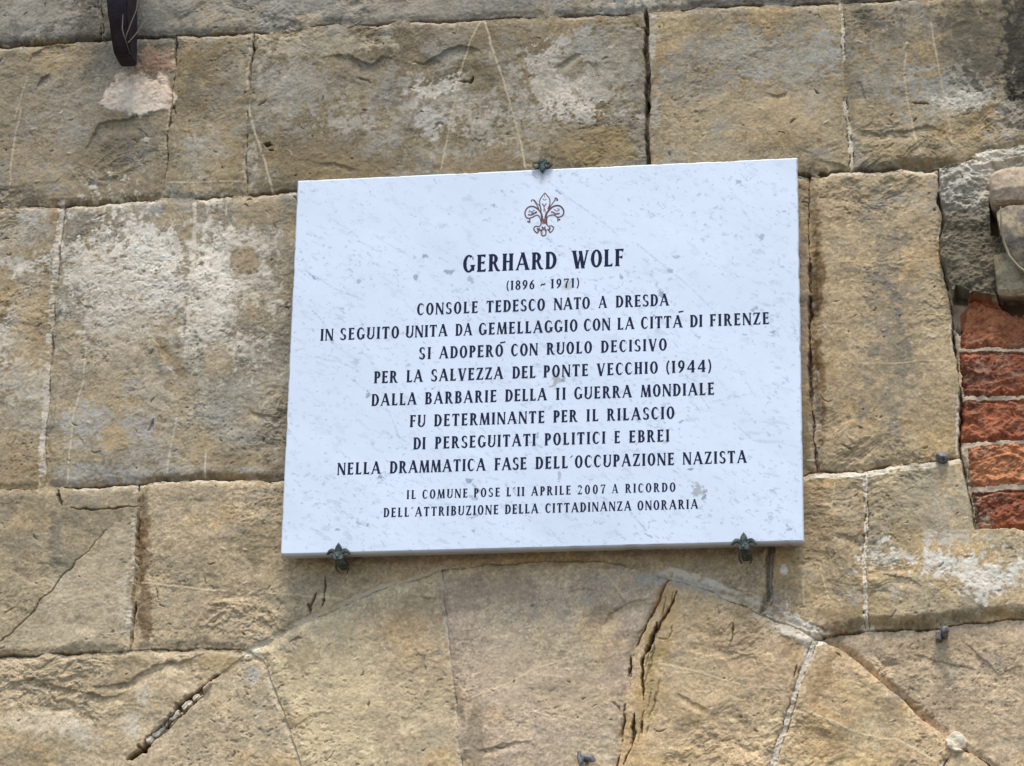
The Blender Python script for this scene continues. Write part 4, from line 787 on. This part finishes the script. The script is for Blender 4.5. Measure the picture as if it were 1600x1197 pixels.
def text_mesh(words, cap_px, name):
    """words: (text, left px, right px, baseline px left, baseline px right); all set on one level baseline"""
    zl = []
    for t, a, b_, ya, yb in words:
        zl += [pq(a, ya)[1], pq(b_, yb)[1]]
    zb = sum(zl) / len(zl)
    xm, _ = pq((words[0][1] + words[-1][2]) / 2, words[0][3])
    ym = (words[0][3] + words[-1][4]) / 2; xc = (words[0][1] + words[-1][2]) / 2
    cap = pq(xc, ym - cap_px)[1] - pq(xc, ym)[1]
    bm = bmesh.new(); cnt = 0
    for t, a, b_, ya, yb in words:
        xa, xb = pq(a, ya)[0], pq(b_, yb)[0]
        gl = [G_(c) for c in t]; wsum = sum(g[0] for g in gl); tot = (xb - xa) / cap
        n = len(t) - 1
        gap = (tot - wsum) / n if n else 0
        sx = 1.0
        if n == 0: sx = tot / wsum if t != 'I' else 1
        elif gap < .10: sx = (tot - .10 * n) / wsum; gap = .10
        elif gap > .34: sx = min(1.2, (tot - .34 * n) / wsum); gap = (tot - wsum * sx) / n
        x = 0.0
        for ch, (wd, polys) in zip(t, gl):
            for p in polys:
                cnt += 1
                y = YF - .00025 - .000004 * (cnt % 40)
                vs_ = [bm.verts.new((xa + (x + q[0] * sx) * cap, y, zb + q[1] * cap)) for q in p]
                wk = [bm.verts.new((v.co.x, YF + .0004, v.co.z)) for v in vs_]
                ar = sum(p[i][0] * p[(i + 1) % len(p)][1] - p[(i + 1) % len(p)][0] * p[i][1] for i in range(len(p)))
                if ar < 0: vs_.reverse(); wk.reverse()
                bm.faces.new(vs_)
                for i in range(len(vs_)):
                    j = (i + 1) % len(vs_); bm.faces.new((vs_[j], vs_[i], wk[i], wk[j]))
            x += wd * sx + gap
    me = bpy.data.meshes.new(name); bm.to_mesh(me); bm.free()
    return me, zb, cap
LINES = [
 (26.8, [('GERHARD', 723.3, 869.5, 425, 420.3), ('WOLF', 893.5, 974.5, 418.8, 416)]),
 (14.2, [('(1896', 791.4, 835, 452.6, 451.5), ('~', 844.3, 852.4, 451, 450.8), ('1971)', 861, 904.8, 450.4, 449.5)]),
 (18.3, [('CONSOLE', 651.4, 746.7, 492.0, 488.6), ('TEDESCO', 759.8, 851.4, 488.6, 485.2), ('NATO', 865.5, 921.7, 484.3, 482), ('A', 935.2, 948.3, 481.6, 481.3), ('DRESDA', 961.9, 1045.2, 480.2, 478)]),
 (18.6, [('IN', 500.2, 520.5, 532.9, 532.4), ('SEGUITO', 531.2, 623.3, 531.8, 528.6), ('UNITA', 633.6, 699, 527.8, 526), ('DA', 711.4, 737.6, 524.9, 524.2), ('GEMELLAGGIO', 747.9, 902.4, 523, 517.2), ('CON', 912.1, 953.6, 516.4, 515.2), ('LA', 964.5, 991.2, 515, 514.2), ('CITTA', 1001.4, 1066.2, 513.6, 511.8), ('DI', 1078, 1097.9, 510.8, 510.2), ('FIRENZE', 1109, 1201.9, 510.2, 506.9)]),
 (18.6, [('SI', 654.5, 673.3, 561.3, 560.9), ('ADOPERO', 686, 786, 560.2, 556.6), ('CON', 798.3, 840.2, 556.4, 555), ('RUOLO', 853.8, 925, 554.4, 551.8), ('DECISIVO', 938.8, 1041.9, 551, 547.4)]),
 (18.8, [('PER', 584, 621, 599.3, 598.2), ('LA', 634.8, 660.2, 597.4, 596.8), ('SALVEZZA', 673.3, 786, 596.2, 592.6), ('DEL', 800.2, 837, 591.4, 590.3), ('PONTE', 849, 919.3, 589.8, 587.2), ('VECCHIO', 932.4, 1028, 586.7, 583.2), ('(1944)', 1041, 1111.4, 582.6, 580.5)]),
 (18.8, [('DALLA', 580, 650.7, 634.8, 633), ('BARBARIE', 663.8, 776, 632, 628.4), ('DELLA', 789, 854.3, 627.6, 625.5), ('II', 868.6, 884, 624.5, 624.1), ('GUERRA', 897.1, 987.1, 623.2, 621), ('MONDIALE', 1001.2, 1116.2, 620, 616)]),
 (18.8, [('FU', 640, 664.5, 667.4, 666.8), ('DETERMINANTE', 678, 851, 666.2, 660.7), ('PER', 864.3, 902, 660.1, 659), ('IL', 916.2, 935.2, 658.4, 657.9), ('RILASCIO', 948.3, 1053.8, 657.5, 654.3)]),
 (18.8, [('DI', 645.5, 665, 702.4, 702), ('PERSEGUITATI', 679.3, 837.1, 701.5, 696.4), ('POLITICI', 850.7, 946, 696, 692.9), ('E', 959.8, 969, 692.3, 692), ('EBREI', 982.9, 1046, 691.7, 689.6)]),
 (19.0, [('NELLA', 526.9, 594.3, 742.8, 741), ('DRAMMATICA', 608.6, 758.6, 740.3, 735.7), ('FASE', 772.4, 822.9, 735, 733), ("DELL'OCCUPAZIONE", 836.4, 1053.6, 732.6, 725.6), ('NAZISTA', 1066.9, 1166.7, 725.4, 722.5)]),
 (14.0, [('IL', 635.2, 649.8, 780.5, 780.1), ('COMUNE', 659.8, 730.7, 779.6, 777.8), ('POSE', 740.2, 781.2, 777.4, 776), ("L'11", 791.4, 819.3, 775.8, 775), ('APRILE', 830, 891.9, 774.6, 772), ('2007', 902.4, 946, 771.9, 770.6), ('A', 956.2, 965.7, 770.5, 770.3), ('RICORDO', 976.9, 1055.5, 770, 767.7)]),
 (14.6, [("DELL'ATTRIBUZIONE", 599, 778.8, 809.4, 804), ('DELLA', 788.8, 841, 803.4, 801.6), ('CITTADINANZA', 851.9, 986.4, 801.2, 797.2), ('ONORARIA', 996, 1090.7, 796.9, 793.8)]),
]
ACC = {3: (1060.2, 1067.8, 487.2), 4: (781.5, 789.5, 535.2)}
for k, (cap, words) in enumerate(LINES):
    me, zb, cp = text_mesh(words, cap, 'text_line')
    if k in ACC:
        a, b_, yy = ACC[k]; (xa, za), (xb, zb2) = pq(a, yy + .3), pq(b_, yy - .5)
        b = bmesh.new(); t = .0016
        vs_ = [b.verts.new(q) for q in ((xa, YF - .0003, za - t), (xb, YF - .0003, zb2 - t * .4), (xb + .0006, YF - .0003, zb2 + t), (xa, YF - .0003, za + t * .7))]
        b.faces.new(vs_); ma = bpy.data.meshes.new('accent_mark'); b.to_mesh(ma); b.free()
        link_mesh('accent_mark', ma, M_ink, plaque, smooth=False)
    link_mesh('text_line', me, M_ink, plaque, smooth=False)

# ---- the lily emblem: thin engraved ribbons (outline dark brown, filling red brown)
def ribbon(bm, pts, w, dy):
    """pts in photo pixels"""
    P = [Vector((pq(*p)[0], 0, pq(*p)[1])) for p in pts]; n = len(P); a = []
    for i, p in enumerate(P):
        d = (P[min(i + 1, n - 1)] - P[max(i - 1, 0)]).normalized(); nn = Vector((-d.z, 0, d.x))
        ww = (w[0] + (w[1] - w[0]) * i / (n - 1) if isinstance(w, tuple) else w) * .00056
        a.append((p + nn * ww, p - nn * ww))
    q = [[bm.verts.new((v.x, YF - dy, v.z)) for v in pr] for pr in a]
    for (a0, a1), (b0, b1) in zip(q[:-1], q[1:]): bm.faces.new((a0, b0, b1, a1))
def spline(pts, n=6):
    o = []
    for i in range(len(pts) - 1):
        p0, p1, p2, p3 = pts[max(i - 1, 0)], pts[i], pts[i + 1], pts[min(i + 2, len(pts) - 1)]
        for k in range(n):
            t = k / n
            o.append(tuple(.5 * ((2 * p1[j]) + (-p0[j] + p2[j]) * t + (2 * p0[j] - 5 * p1[j] + 4 * p2[j] - p3[j]) * t * t + (-p0[j] + 3 * p1[j] - 3 * p2[j] + p3[j]) * t ** 3) for j in (0, 1)))
    o.append(pts[-1]); return o
def em(l): return [(800 + x / 13.3, 290 + y / 13.3) for x, y in l]
bm = bmesh.new(); dy = .0003
for l, w_ in [([(684, 150), (645, 200), (592, 272), (574, 350), (584, 430), (602, 500)], (1.4, 1.9)), ([(684, 150), (725, 200), (776, 268), (790, 345), (775, 420), (745, 490)], (1.4, 1.9)),
           ([(600, 500), (610, 600), (612, 700), (600, 820)], (1.6, 2.2)), ([(735, 540), (715, 620), (715, 700), (725, 815)], (1.8, 2.6)),
           ([(630, 700), (620, 610), (570, 520), (480, 450), (400, 432), (320, 465), (270, 560), (290, 650), (350, 680), (440, 650), (520, 615), (570, 650), (600, 740)], (2.6, 1.5)),
           ([(690, 680), (715, 590), (770, 510), (850, 440), (950, 415), (1030, 450), (1075, 530), (1060, 610), (1000, 650), (930, 650), (880, 615), (800, 615), (740, 650), (725, 720)], (3.2, 1.3)),
           ([(560, 490), (520, 410), (470, 330), (430, 290)], (1.6, 1.2)), ([(440, 285), (400, 310), (410, 335)], 1.2), ([(600, 450), (540, 390), (460, 290)], (1.0, .8)),
           ([(760, 480), (820, 400), (880, 320), (905, 280)], (1.4, 1.6)), ([(885, 265), (920, 262), (950, 300), (920, 310)], 2.0),
           ([(375, 670), (370, 720), (375, 765)], 1.8), ([(325, 735), (345, 755), (375, 765)], 2.4), ([(950, 660), (955, 700), (950, 745)], 1.8), ([(960, 705), (1005, 710)], 2.4),
           ([(600, 820), (560, 850), (490, 845), (455, 890), (475, 945), (520, 985), (545, 960), (535, 925)], (1.6, 2.2)), ([(725, 815), (760, 845), (820, 835), (862, 880), (840, 935), (795, 972), (772, 950), (785, 918)], (1.5, 1.8)),
           ([(620, 850), (640, 900), (610, 960), (610, 1010), (650, 1045), (700, 1020), (705, 960), (680, 900), (690, 850)], (1.8, 1.8)),
           ([(555, 880), (570, 920), (600, 940)], 2.4), ([(760, 930), (790, 890), (770, 870)], 2.4), ([(635, 775), (700, 775)], 2.6), ([(480, 560), (520, 550)], 2.8), ([(330, 605), (400, 610), (460, 580)], 2.0), ([(810, 548), (860, 550)], 1.8), ([(910, 590), (990, 580)], 2.0)]:
    ribbon(bm, spline(em(l)), w_, dy); dy += .000006
me = bpy.data.meshes.new('lily_outline'); bm.to_mesh(me); bm.free()
link_mesh('lily_outline', me, M_ink_d, plaque, smooth=False)['label'] = 'dark brown outline of the engraved lily'
bm = bmesh.new(); dy = .00016
for l, w_ in [([(665, 540), (665, 440), (640, 390), (630, 375)], 1.6), ([(665, 440), (700, 390), (715, 370)], 1.6), ([(640, 270), (670, 300), (720, 285)], 1.2), ([(680, 180), (680, 260)], .8), ([(660, 480), (690, 500), (690, 560)], 1.0),
           ([(360, 510), (400, 545), (470, 510)], 1.2), ([(440, 590), (500, 560)], 2.6), ([(400, 575), (450, 560)], 1.8), ([(345, 540), (370, 560)], 1.2), ([(870, 490), (930, 530), (990, 500)], 1.4), ([(860, 555), (900, 590), (950, 580)], 2.6), ([(930, 480), (990, 490)], 1.0),
           ([(665, 690), (665, 770)], 5.0), ([(700, 700), (700, 790)], 3.5), ([(640, 640), (628, 760)], 1.4), ([(520, 880), (540, 930)], 2.0), ([(730, 900), (770, 940)], 1.8), ([(660, 860), (660, 930)], 1.2), ([(600, 900), (620, 950)], 1.6), ([(700, 900), (720, 950)], 1.4), ([(640, 960), (640, 1000)], 1.0)]:
    ribbon(bm, spline(em(l)), w_, dy); dy += .000005
me = bpy.data.meshes.new('lily_filling'); bm.to_mesh(me); bm.free()
link_mesh('lily_filling', me, M_ink_r, plaque, smooth=False)['label'] = 'red brown filling lines of the engraved lily'

# ------------------------------------------------------------------ small metal things
def extrude_outline(bm, pts, y0, y1, bev=0.0):
    """pts (x, z); solid between y0 (front) and y1 with a bevelled, slightly domed front"""
    n = len(pts); cx = sum(p[0] for p in pts) / n; cz = sum(p[1] for p in pts) / n
    ar = sum(pts[i][0] * pts[(i + 1) % n][1] - pts[(i + 1) % n][0] * pts[i][1] for i in range(n))
    if ar < 0: pts = pts[::-1]
    def inset(d):
        o = []
        for i in range(n):
            a, b_, c = Vector(pts[i - 1]), Vector(pts[i]), Vector(pts[(i + 1) % n])
            e = ((b_ - a).normalized() + (c - b_).normalized()); e = e.normalized() if e.length > 1e-6 else Vector((1, 0))
            o.append((b_.x - e.y * d, b_.y + e.x * d))
        return o
    f = [bm.verts.new((x, y0, z)) for x, z in (inset(bev) if bev else pts)]
    m = [bm.verts.new((x, y0 + bev * .9, z)) for x, z in pts]; k = [bm.verts.new((x, y1, z)) for x, z in pts]
    bm.faces.new(f); bm.faces.new(k[::-1])
    for a, b_ in ((f, m), (m, k)):
        for i in range(n):
            j = (i + 1) % n; bm.faces.new((a[j], a[i], b_[i], b_[j]))
def tube(bm, pts, r, n=8, flat=1.0):
    P = [Vector(p) for p in pts]; rings = []
    for i, p in enumerate(P):
        d = (P[min(i + 1, len(P) - 1)] - P[max(i - 1, 0)]).normalized()
        a = d.cross(Vector((0, 1, 0.13))).normalized(); b_ = d.cross(a)
        rr = r[i] if isinstance(r, (list, tuple)) else r
        rings.append([bm.verts.new(p + a * rr * math.cos(2 * math.pi * k / n) + b_ * rr * flat * math.sin(2 * math.pi * k / n)) for k in range(n)])
    for a, b_ in zip(rings[:-1], rings[1:]):
        for k in range(n): bm.faces.new((a[k], a[(k + 1) % n], b_[(k + 1) % n], b_[k]))
    bm.faces.new(rings[0][::-1]); bm.faces.new(rings[-1])
def fin(name, bm, mat, parent=None, smooth=True, ang=40):
    bmesh.ops.recalc_face_normals(bm, faces=bm.faces)
    me = bpy.data.meshes.new(name); bm.to_mesh(me); bm.free()
    o = link_mesh(name, me, mat, parent, smooth)
    if smooth: me.set_sharp_from_angle(angle=R_(ang))
    return o
def clip(label, px, py, sc, flip=False):
    """small lily-headed hook holding the edge of the plaque; (px, py) is where it crosses the edge"""
    X, Z = pq(px, py); s = .0405 * sc; g = -1 if flip else 1
    r = empty('lily_clip', (X, YF, Z)); tag(r, label, 'clip', 'metal lily clips holding the plaque')
    f = lambda l: [(X + x * s, Z + g * z * s) for x, z in l]
    yf = YF - .0060
    bm = bmesh.new()
    extrude_outline(bm, f([(-.17, -.10), (-.12, .10), (-.16, .20), (-.12, .32), (-.05, .43), (0, .50), (.05, .43), (.12, .32), (.16, .20), (.12, .10), (.17, -.10)]), yf - .002, YF - .0012, .0022)
    fin('middle_petal', bm, M_bronze, r)
    for sgn in (-1, 1):
        bm = bmesh.new()
        extrude_outline(bm, f([(sgn * x, z) for x, z in ((.10, -.06), (.10, .14), (.22, .23), (.35, .24), (.47, .14), (.55, -.03), (.46, -.04), (.38, .04), (.28, .06), (.21, .0), (.19, -.07))]), yf, YF - .0010, .0016)
        fin('side_petal', bm, M_bronze, r)
    bm = bmesh.new()
    extrude_outline(bm, f([(-.24, -.22), (-.22, -.04), (.22, -.04), (.24, -.22), (.16, -.30), (-.16, -.30)]), yf - .0012, YF - .0005, .0016)
    fin('collar', bm, M_bronze, r)
    bm = bmesh.new()      # tongue under the slab, running back into the wall
    zz = Z - g * .0052
    x0, x1 = X - .16 * s, X + .16 * s
    for y0, y1, z0, z1 in ((YF - .001, .02, zz - .0028 - .006 * (g > 0), zz + .0028 + .006 * (g < 0)),):
        extrude_outline(bm, [(x0, z0), (x1, z0), (x1, z1), (x0, z1)], y0, y1, .001)
    fin('wall_pin', bm, M_bronze, r)
    bm = bmesh.new()
    for sgn in (-1, 1):
        tube(bm, [(X + sgn * a * s, YF + .006 + .012 * t, Z + g * b_ * s) for t, (a, b_) in enumerate(((.12, -.26), (.24, -.34), (.26, -.46), (.18, -.56)))], [.0022, .0024, .002, .0012], 8)
    tube(bm, [(X, YF + .008, Z - g * .28 * s), (X, YF + .016, Z - g * .38 * s), (X, YF + .03, Z - g * .46 * s)], [.0024, .002, .0012], 8)
    fin('lower_leaves', bm, M_bronze, r)
    bm = bmesh.new(); bmesh.ops.create_uvsphere(bm, u_segments=12, v_segments=8, radius=.0030)
    bmesh.ops.transform(bm, matrix=Matrix.Translation((X - .03 * s, yf - .002, Z - g * .14 * s)) @ Matrix.Diagonal((1, .6, 1, 1)), verts=bm.verts)
    fin('rivet', bm, M_bronze, r)
clip('dark metal lily clip under the lower edge of the plaque at its left end', 529.5, 866, .96)
clip('dark metal lily clip under the lower edge of the plaque at its right end', 1162.5, 850.5, .98)
clip('upside down metal lily clip gripping the middle of the upper edge of the plaque', 848, 258.5, .84, True)

# iron bracket, top left
def hook():
    r = empty('iron_bracket', tuple(P3(190, 80))); tag(r, 'dark rusty iron bracket curving down from above at the upper left', 'bracket')
    zb = P3(195, 91, -.045)[2]; xc = P3(194, 90, -.045)[0]
    W = .044
    # side profile (y, z): front edge swings back towards the wall at the foot
    fr = [(-.160, .42), (-.156, .32), (-.146, .22), (-.128, .13), (-.104, .065), (-.078, .024), (-.058, .002)]
    bk = [(-.012, -.002), (-.024, .035), (-.044, .085), (-.062, .15), (-.078, .23), (-.088, .32), (-.092, .42)]
    pr = fr + bk; n = len(pr)
    bm = bmesh.new()
    tp = lambda z: 1.0 - .30 * max(0, 1 - z / .12)
    A = [bm.verts.new((xc - W / 2 * tp(z), y, zb + z)) for y, z in pr]; B_ = [bm.verts.new((xc + W / 2 * tp(z), y, zb + z)) for y, z in pr]
    m = len(fr)
    for S_ in (A, B_):
        for i in range(m - 1): bm.faces.new((S_[i], S_[i + 1], S_[n - 2 - i], S_[n - 1 - i]))
    for i in range(n):
        j = (i + 1) % n; bm.faces.new((A[i], A[j], B_[j], B_[i]))
    bmesh.ops.recalc_face_normals(bm, faces=bm.faces)
    bmesh.ops.bevel(bm, geom=bm.edges[:], offset=.0022, segments=2, affect='EDGES')
    bmesh.ops.subdivide_edges(bm, edges=bm.edges[:], cuts=2, use_grid_fill=True)
    for v in bm.verts:
        p = v.co * 55
        from mathutils import noise as mn
        v.co += mn.noise_vector(p) * .0009
    fin('bar', bm, M_iron, r, ang=60)
    bm = bmesh.new()      # fixing into the wall, above the frame
    extrude_outline(bm, [(xc - .03, zb + .33), (xc + .03, zb + .33), (xc + .03, zb + .41), (xc - .03, zb + .41)], -.12, .02, .004)
    fin('wall_plate', bm, M_iron, r)
hook()
# dry stems caught on the bracket
def twig():
    bm = bmesh.new()
    def t(l, r): 
        tube(bm, [P3(x, y, yy) for x, y, yy in l], r, 5)
    t([(218, -30, -.06), (213, 16, -.085), (204, 38, -.10), (198, 54, -.102), (196, 62, -.10)], [.0006, .0008, .0009, .0009, .0006])
    t([(194, -20, -.09), (192, 25, -.102), (191, 45, -.104), (193, 54, -.104), (198, 68, -.095), (203, 84, -.07)], [.0006, .0009, .0011, .0012, .0009, .0005])
    t([(236, 18, -.03), (222, 40, -.06), (211, 55, -.085), (200, 67, -.096)], [.0005, .0008, .0009, .0009])
    t([(212, 38, -.04), (220, 48, -.035), (228, 60, -.02)], [.0006, .0007, .0005])
    t([(126, 28, -.02), (140, 42, -.035), (156, 56, -.03), (168, 68, -.012)], [.0010, .0014, .0013, .0009])
    t([(170, 20, -.012), (158, 34, -.02), (154, 60, -.014)], .0009)
    t([(216, 4, -.03), (222, 26, -.03), (214, 52, -.02)], .0008)
    o = fin('dry_stem', bm, M_twig); tag(o, 'few thin dry plant stems caught on the rusty iron bracket', 'dry stems')
twig()
# pegs left in the wall
def peg(label, px, py, kind):
    p = P3(px, py, 0); r = empty('metal_peg', tuple(p)); tag(r, label, 'peg', 'old metal pegs left in the wall')
    from mathutils import noise as mn
    if kind == 'stone':
        bm = bmesh.new(); bmesh.ops.create_icosphere(bm, subdivisions=4, radius=.011)
        for v in bm.verts:
            v.co *= 1 + .22 * mn.noise(v.co * 120); v.co.x *= 1.05; v.co.z *= .88
        bmesh.ops.translate(bm, vec=p + Vector((0, -.012, 0)), verts=bm.verts); fin('head', bm, M_zinc, r, ang=60)
        bm = bmesh.new(); tube(bm, [p + Vector((0, -.01, 0)), p + Vector((-.006, .03, 0))], .005, 10); fin('shank', bm, M_zinc, r)
    elif kind == 'u':
        bm = bmesh.new(); tube(bm, [p + Vector((.002, -.030, .001)), p + Vector((.001, -.012, 0)), p + Vector((0, .03, 0))], [.0062, .0066, .006], 14); fin('shank', bm, M_zinc, r)
        bm = bmesh.new(); bmesh.ops.create_uvsphere(bm, u_segments=14, v_segments=10, radius=.0072)
        bmesh.ops.transform(bm, matrix=Matrix.Translation(p + Vector((.002, -.031, .001))) @ Matrix.Diagonal((1, .55, 1, 1)), verts=bm.verts); fin('head', bm, M_zinc, r)
        bm = bmesh.new(); extrude_outline(bm, [(p.x - .014, p.z - .010), (p.x - .004, p.z - .012), (p.x - .004, p.z + .003), (p.x - .014, p.z + .002)], -.014, .02, .001); fin('wedge', bm, M_zinc, r)
    else:
        bm = bmesh.new(); q = lambda x, y, yy: P3(x, y, yy)
        tube(bm, [q(905, 1174, -.012), q(905, 1183, -.015), q(909, 1196, -.016), q(913, 1212, -.012)], [.003, .0042, .0042, .003], 10); fin('side_plate', bm, M_zinc, r)
        bm = bmesh.new(); tube(bm, [q(911 + 9 * math.sin(a), 1186 - 6 * math.cos(a) + 4, -.014) for a in np.linspace(-1.6, 1.6, 9)], [.005, .0056, .006, .0062, .0062, .0062, .006, .0056, .005], 10, .8)
        bmesh.ops.translate(bm, vec=(.007, 0, 0), verts=bm.verts); fin('bow', bm, M_zinc, r)
        bm = bmesh.new(); tube(bm, [q(917, 1188, -.012), q(917, 1188, .02)], .004, 8); fin('shank', bm, M_zinc, r)
peg('round grey metal stub in the joint beside the lowest row of bricks', 1473, 718, 'stone')
peg('short grey metal pin with bright tip in the horizontal joint at the lower right', 1475, 992, 'u')
peg('grey metal clip with a bowed loop on the arch stone at the bottom edge', 912, 1186, 'clip')

# carved stone corbel at the right edge
def corbel():
    r = empty('carved_corbel', tuple(P3(1560, 465, 0)))
    tag(r, 'worn carved stone corbel with a scrolled front beside the dark cement', 'corbel')
    from mathutils import noise as mn
    def rough(bm, a, f):
        for v in bm.verts: v.co += mn.noise_vector(v.co * f) * a + mn.noise_vector(v.co * f * 3.1) * a * .4
    def vcol(o, c1, c2, f):
        me = o.data; at_ = me.attributes.new('Col', 'FLOAT_COLOR', 'POINT')
        for i, v in enumerate(me.vertices):
            t = max(0, min(1, .5 + 1.6 * mn.fractal(v.co * f, .8, 2, 5))); k = (1 + .3 * mn.noise(v.co * f * 9)) * (1 - .45 * max(0, 1 - abs(mn.noise(v.co * f * 2.3 + Vector((3, 1, 2)))) * 14))
            at_.data[i].color = (*[float(max(.02, (a + (b_ - a) * t) * k)) for a, b_ in zip(c1, c2)], 1)
    def prof(name, pts, xl, xr, mat, cols, round_=.006, tilt=None, ky=.35, kz=.18):
        """side profile (y, z) in metres above zb, run along x from xl to xr, cut into a fine mesh"""
        bm = bmesh.new(); n = len(pts); nx_ = 110
        rows = []
        for k in range(nx_ + 1):
            x = xl + (xr - xl) * k / nx_; e = max(0, 1 - (x - xl) / (round_ * 2)); sh = (1 - math.sqrt(max(0, 1 - e * e)))
            cy_ = sum(p[0] for p in pts) / n; cz_ = sum(p[1] for p in pts) / n
            rows.append([bm.verts.new((x + (tilt(z) if tilt else 0), y + (cy_ - y) * sh * ky, z + (cz_ - z) * sh * kz)) for y, z in pts])
        for a, b_ in zip(rows[:-1], rows[1:]):
            for i in range(n): j = (i + 1) % n; bm.faces.new((a[i], a[j], b_[j], b_[i]))
        bm.faces.new(rows[0]); bm.faces.new(rows[-1][::-1])
        bmesh.ops.recalc_face_normals(bm, faces=bm.faces)
        rough(bm, .0022, 45); rough(bm, .0009, 230)
        o = fin(name, bm, mat, r, ang=50); vcol(o, *cols, 30); return o
    yF = -.07
    z = lambda py, y: float(unproj(1575, py, y)[1])
    xr = float(unproj(1760, 400, 0)[0])
    X_ = lambda px, y, py=350: float(unproj(px, py, y)[0])
    def dens(l, m=5):
        o = []
        for a, b_ in zip(l, l[1:] + l[:1]):
            for k in range(m): o.append((a[0] + (b_[0] - a[0]) * k / m, a[1] + (b_[1] - a[1]) * k / m))
        return o
    # abacus: rounded slab on top
    zt, zm = z(258, yF), z(316, yF)
    prof('top_slab', dens([(.03, zt), (yF + .02, zt + .004), (yF + .003, zt - .008), (yF - .004, (zt + zm) / 2 - .008), (yF + .004, zm + .006), (yF + .016, zm), (.03, zm)], 12), X_(1547, yF, 290), xr, M_stone, (alb(188, 166, 142), alb(160, 146, 124)), .016, None, .75, .55)
    # scroll: bulging front that swoops down and away to the right
    ztp, zbt = zm - .004, z(438, yF + .0)
    pr = []
    for k in range(61):
        t = k / 60; pr.append((yF + .004 + .016 * t - .020 * math.sin(math.pi * t) * (1 - .3 * t), ztp + (zbt - ztp) * t))
    pr = pr + [(.02, zbt), (.02, ztp)]
    prof('scroll', pr, X_(1559, yF, 360), xr, M_stone, (alb(158, 144, 116), alb(104, 100, 94)), .020, lambda zz: .050 * max(0, (ztp - zz) / (ztp - zbt)) ** 2.4)
    # volute lip that follows the scroll
    bm = bmesh.new()
    tube(bm, [Vector((X_(a, yF - .018, b_), yF - .018 + .012 * k / 6, z(b_, yF - .018))) for k, (a, b_) in enumerate(((1563, 322), (1564, 350), (1568, 376), (1577, 398), (1590, 414), (1610, 428), (1650, 446)))], [.001, .0020, .0024, .0026, .0026, .0026, .0026], 12)
    rough(bm, .0014, 60); o = fin('lip', bm, M_stone, r, ang=60); vcol(o, alb(160, 148, 122), alb(128, 120, 98), 60)
    # foot block
    zf0, zf1 = z(396, -.03), z(462, -.03)
    pf = dens([(.03, zf0), (-.035, zf0), (-.046, (zf0 + zf1) / 2), (-.040, zf1 + .008), (-.030, zf1), (.03, zf1 + .012)], 14)
    prof('foot', pf, X_(1553, -.04, 430), xr, M_stone, (alb(168, 158, 130), alb(146, 132, 102)), .012, lambda zz: .006 * (zf0 - zz) / (zf0 - zf1))
corbel()
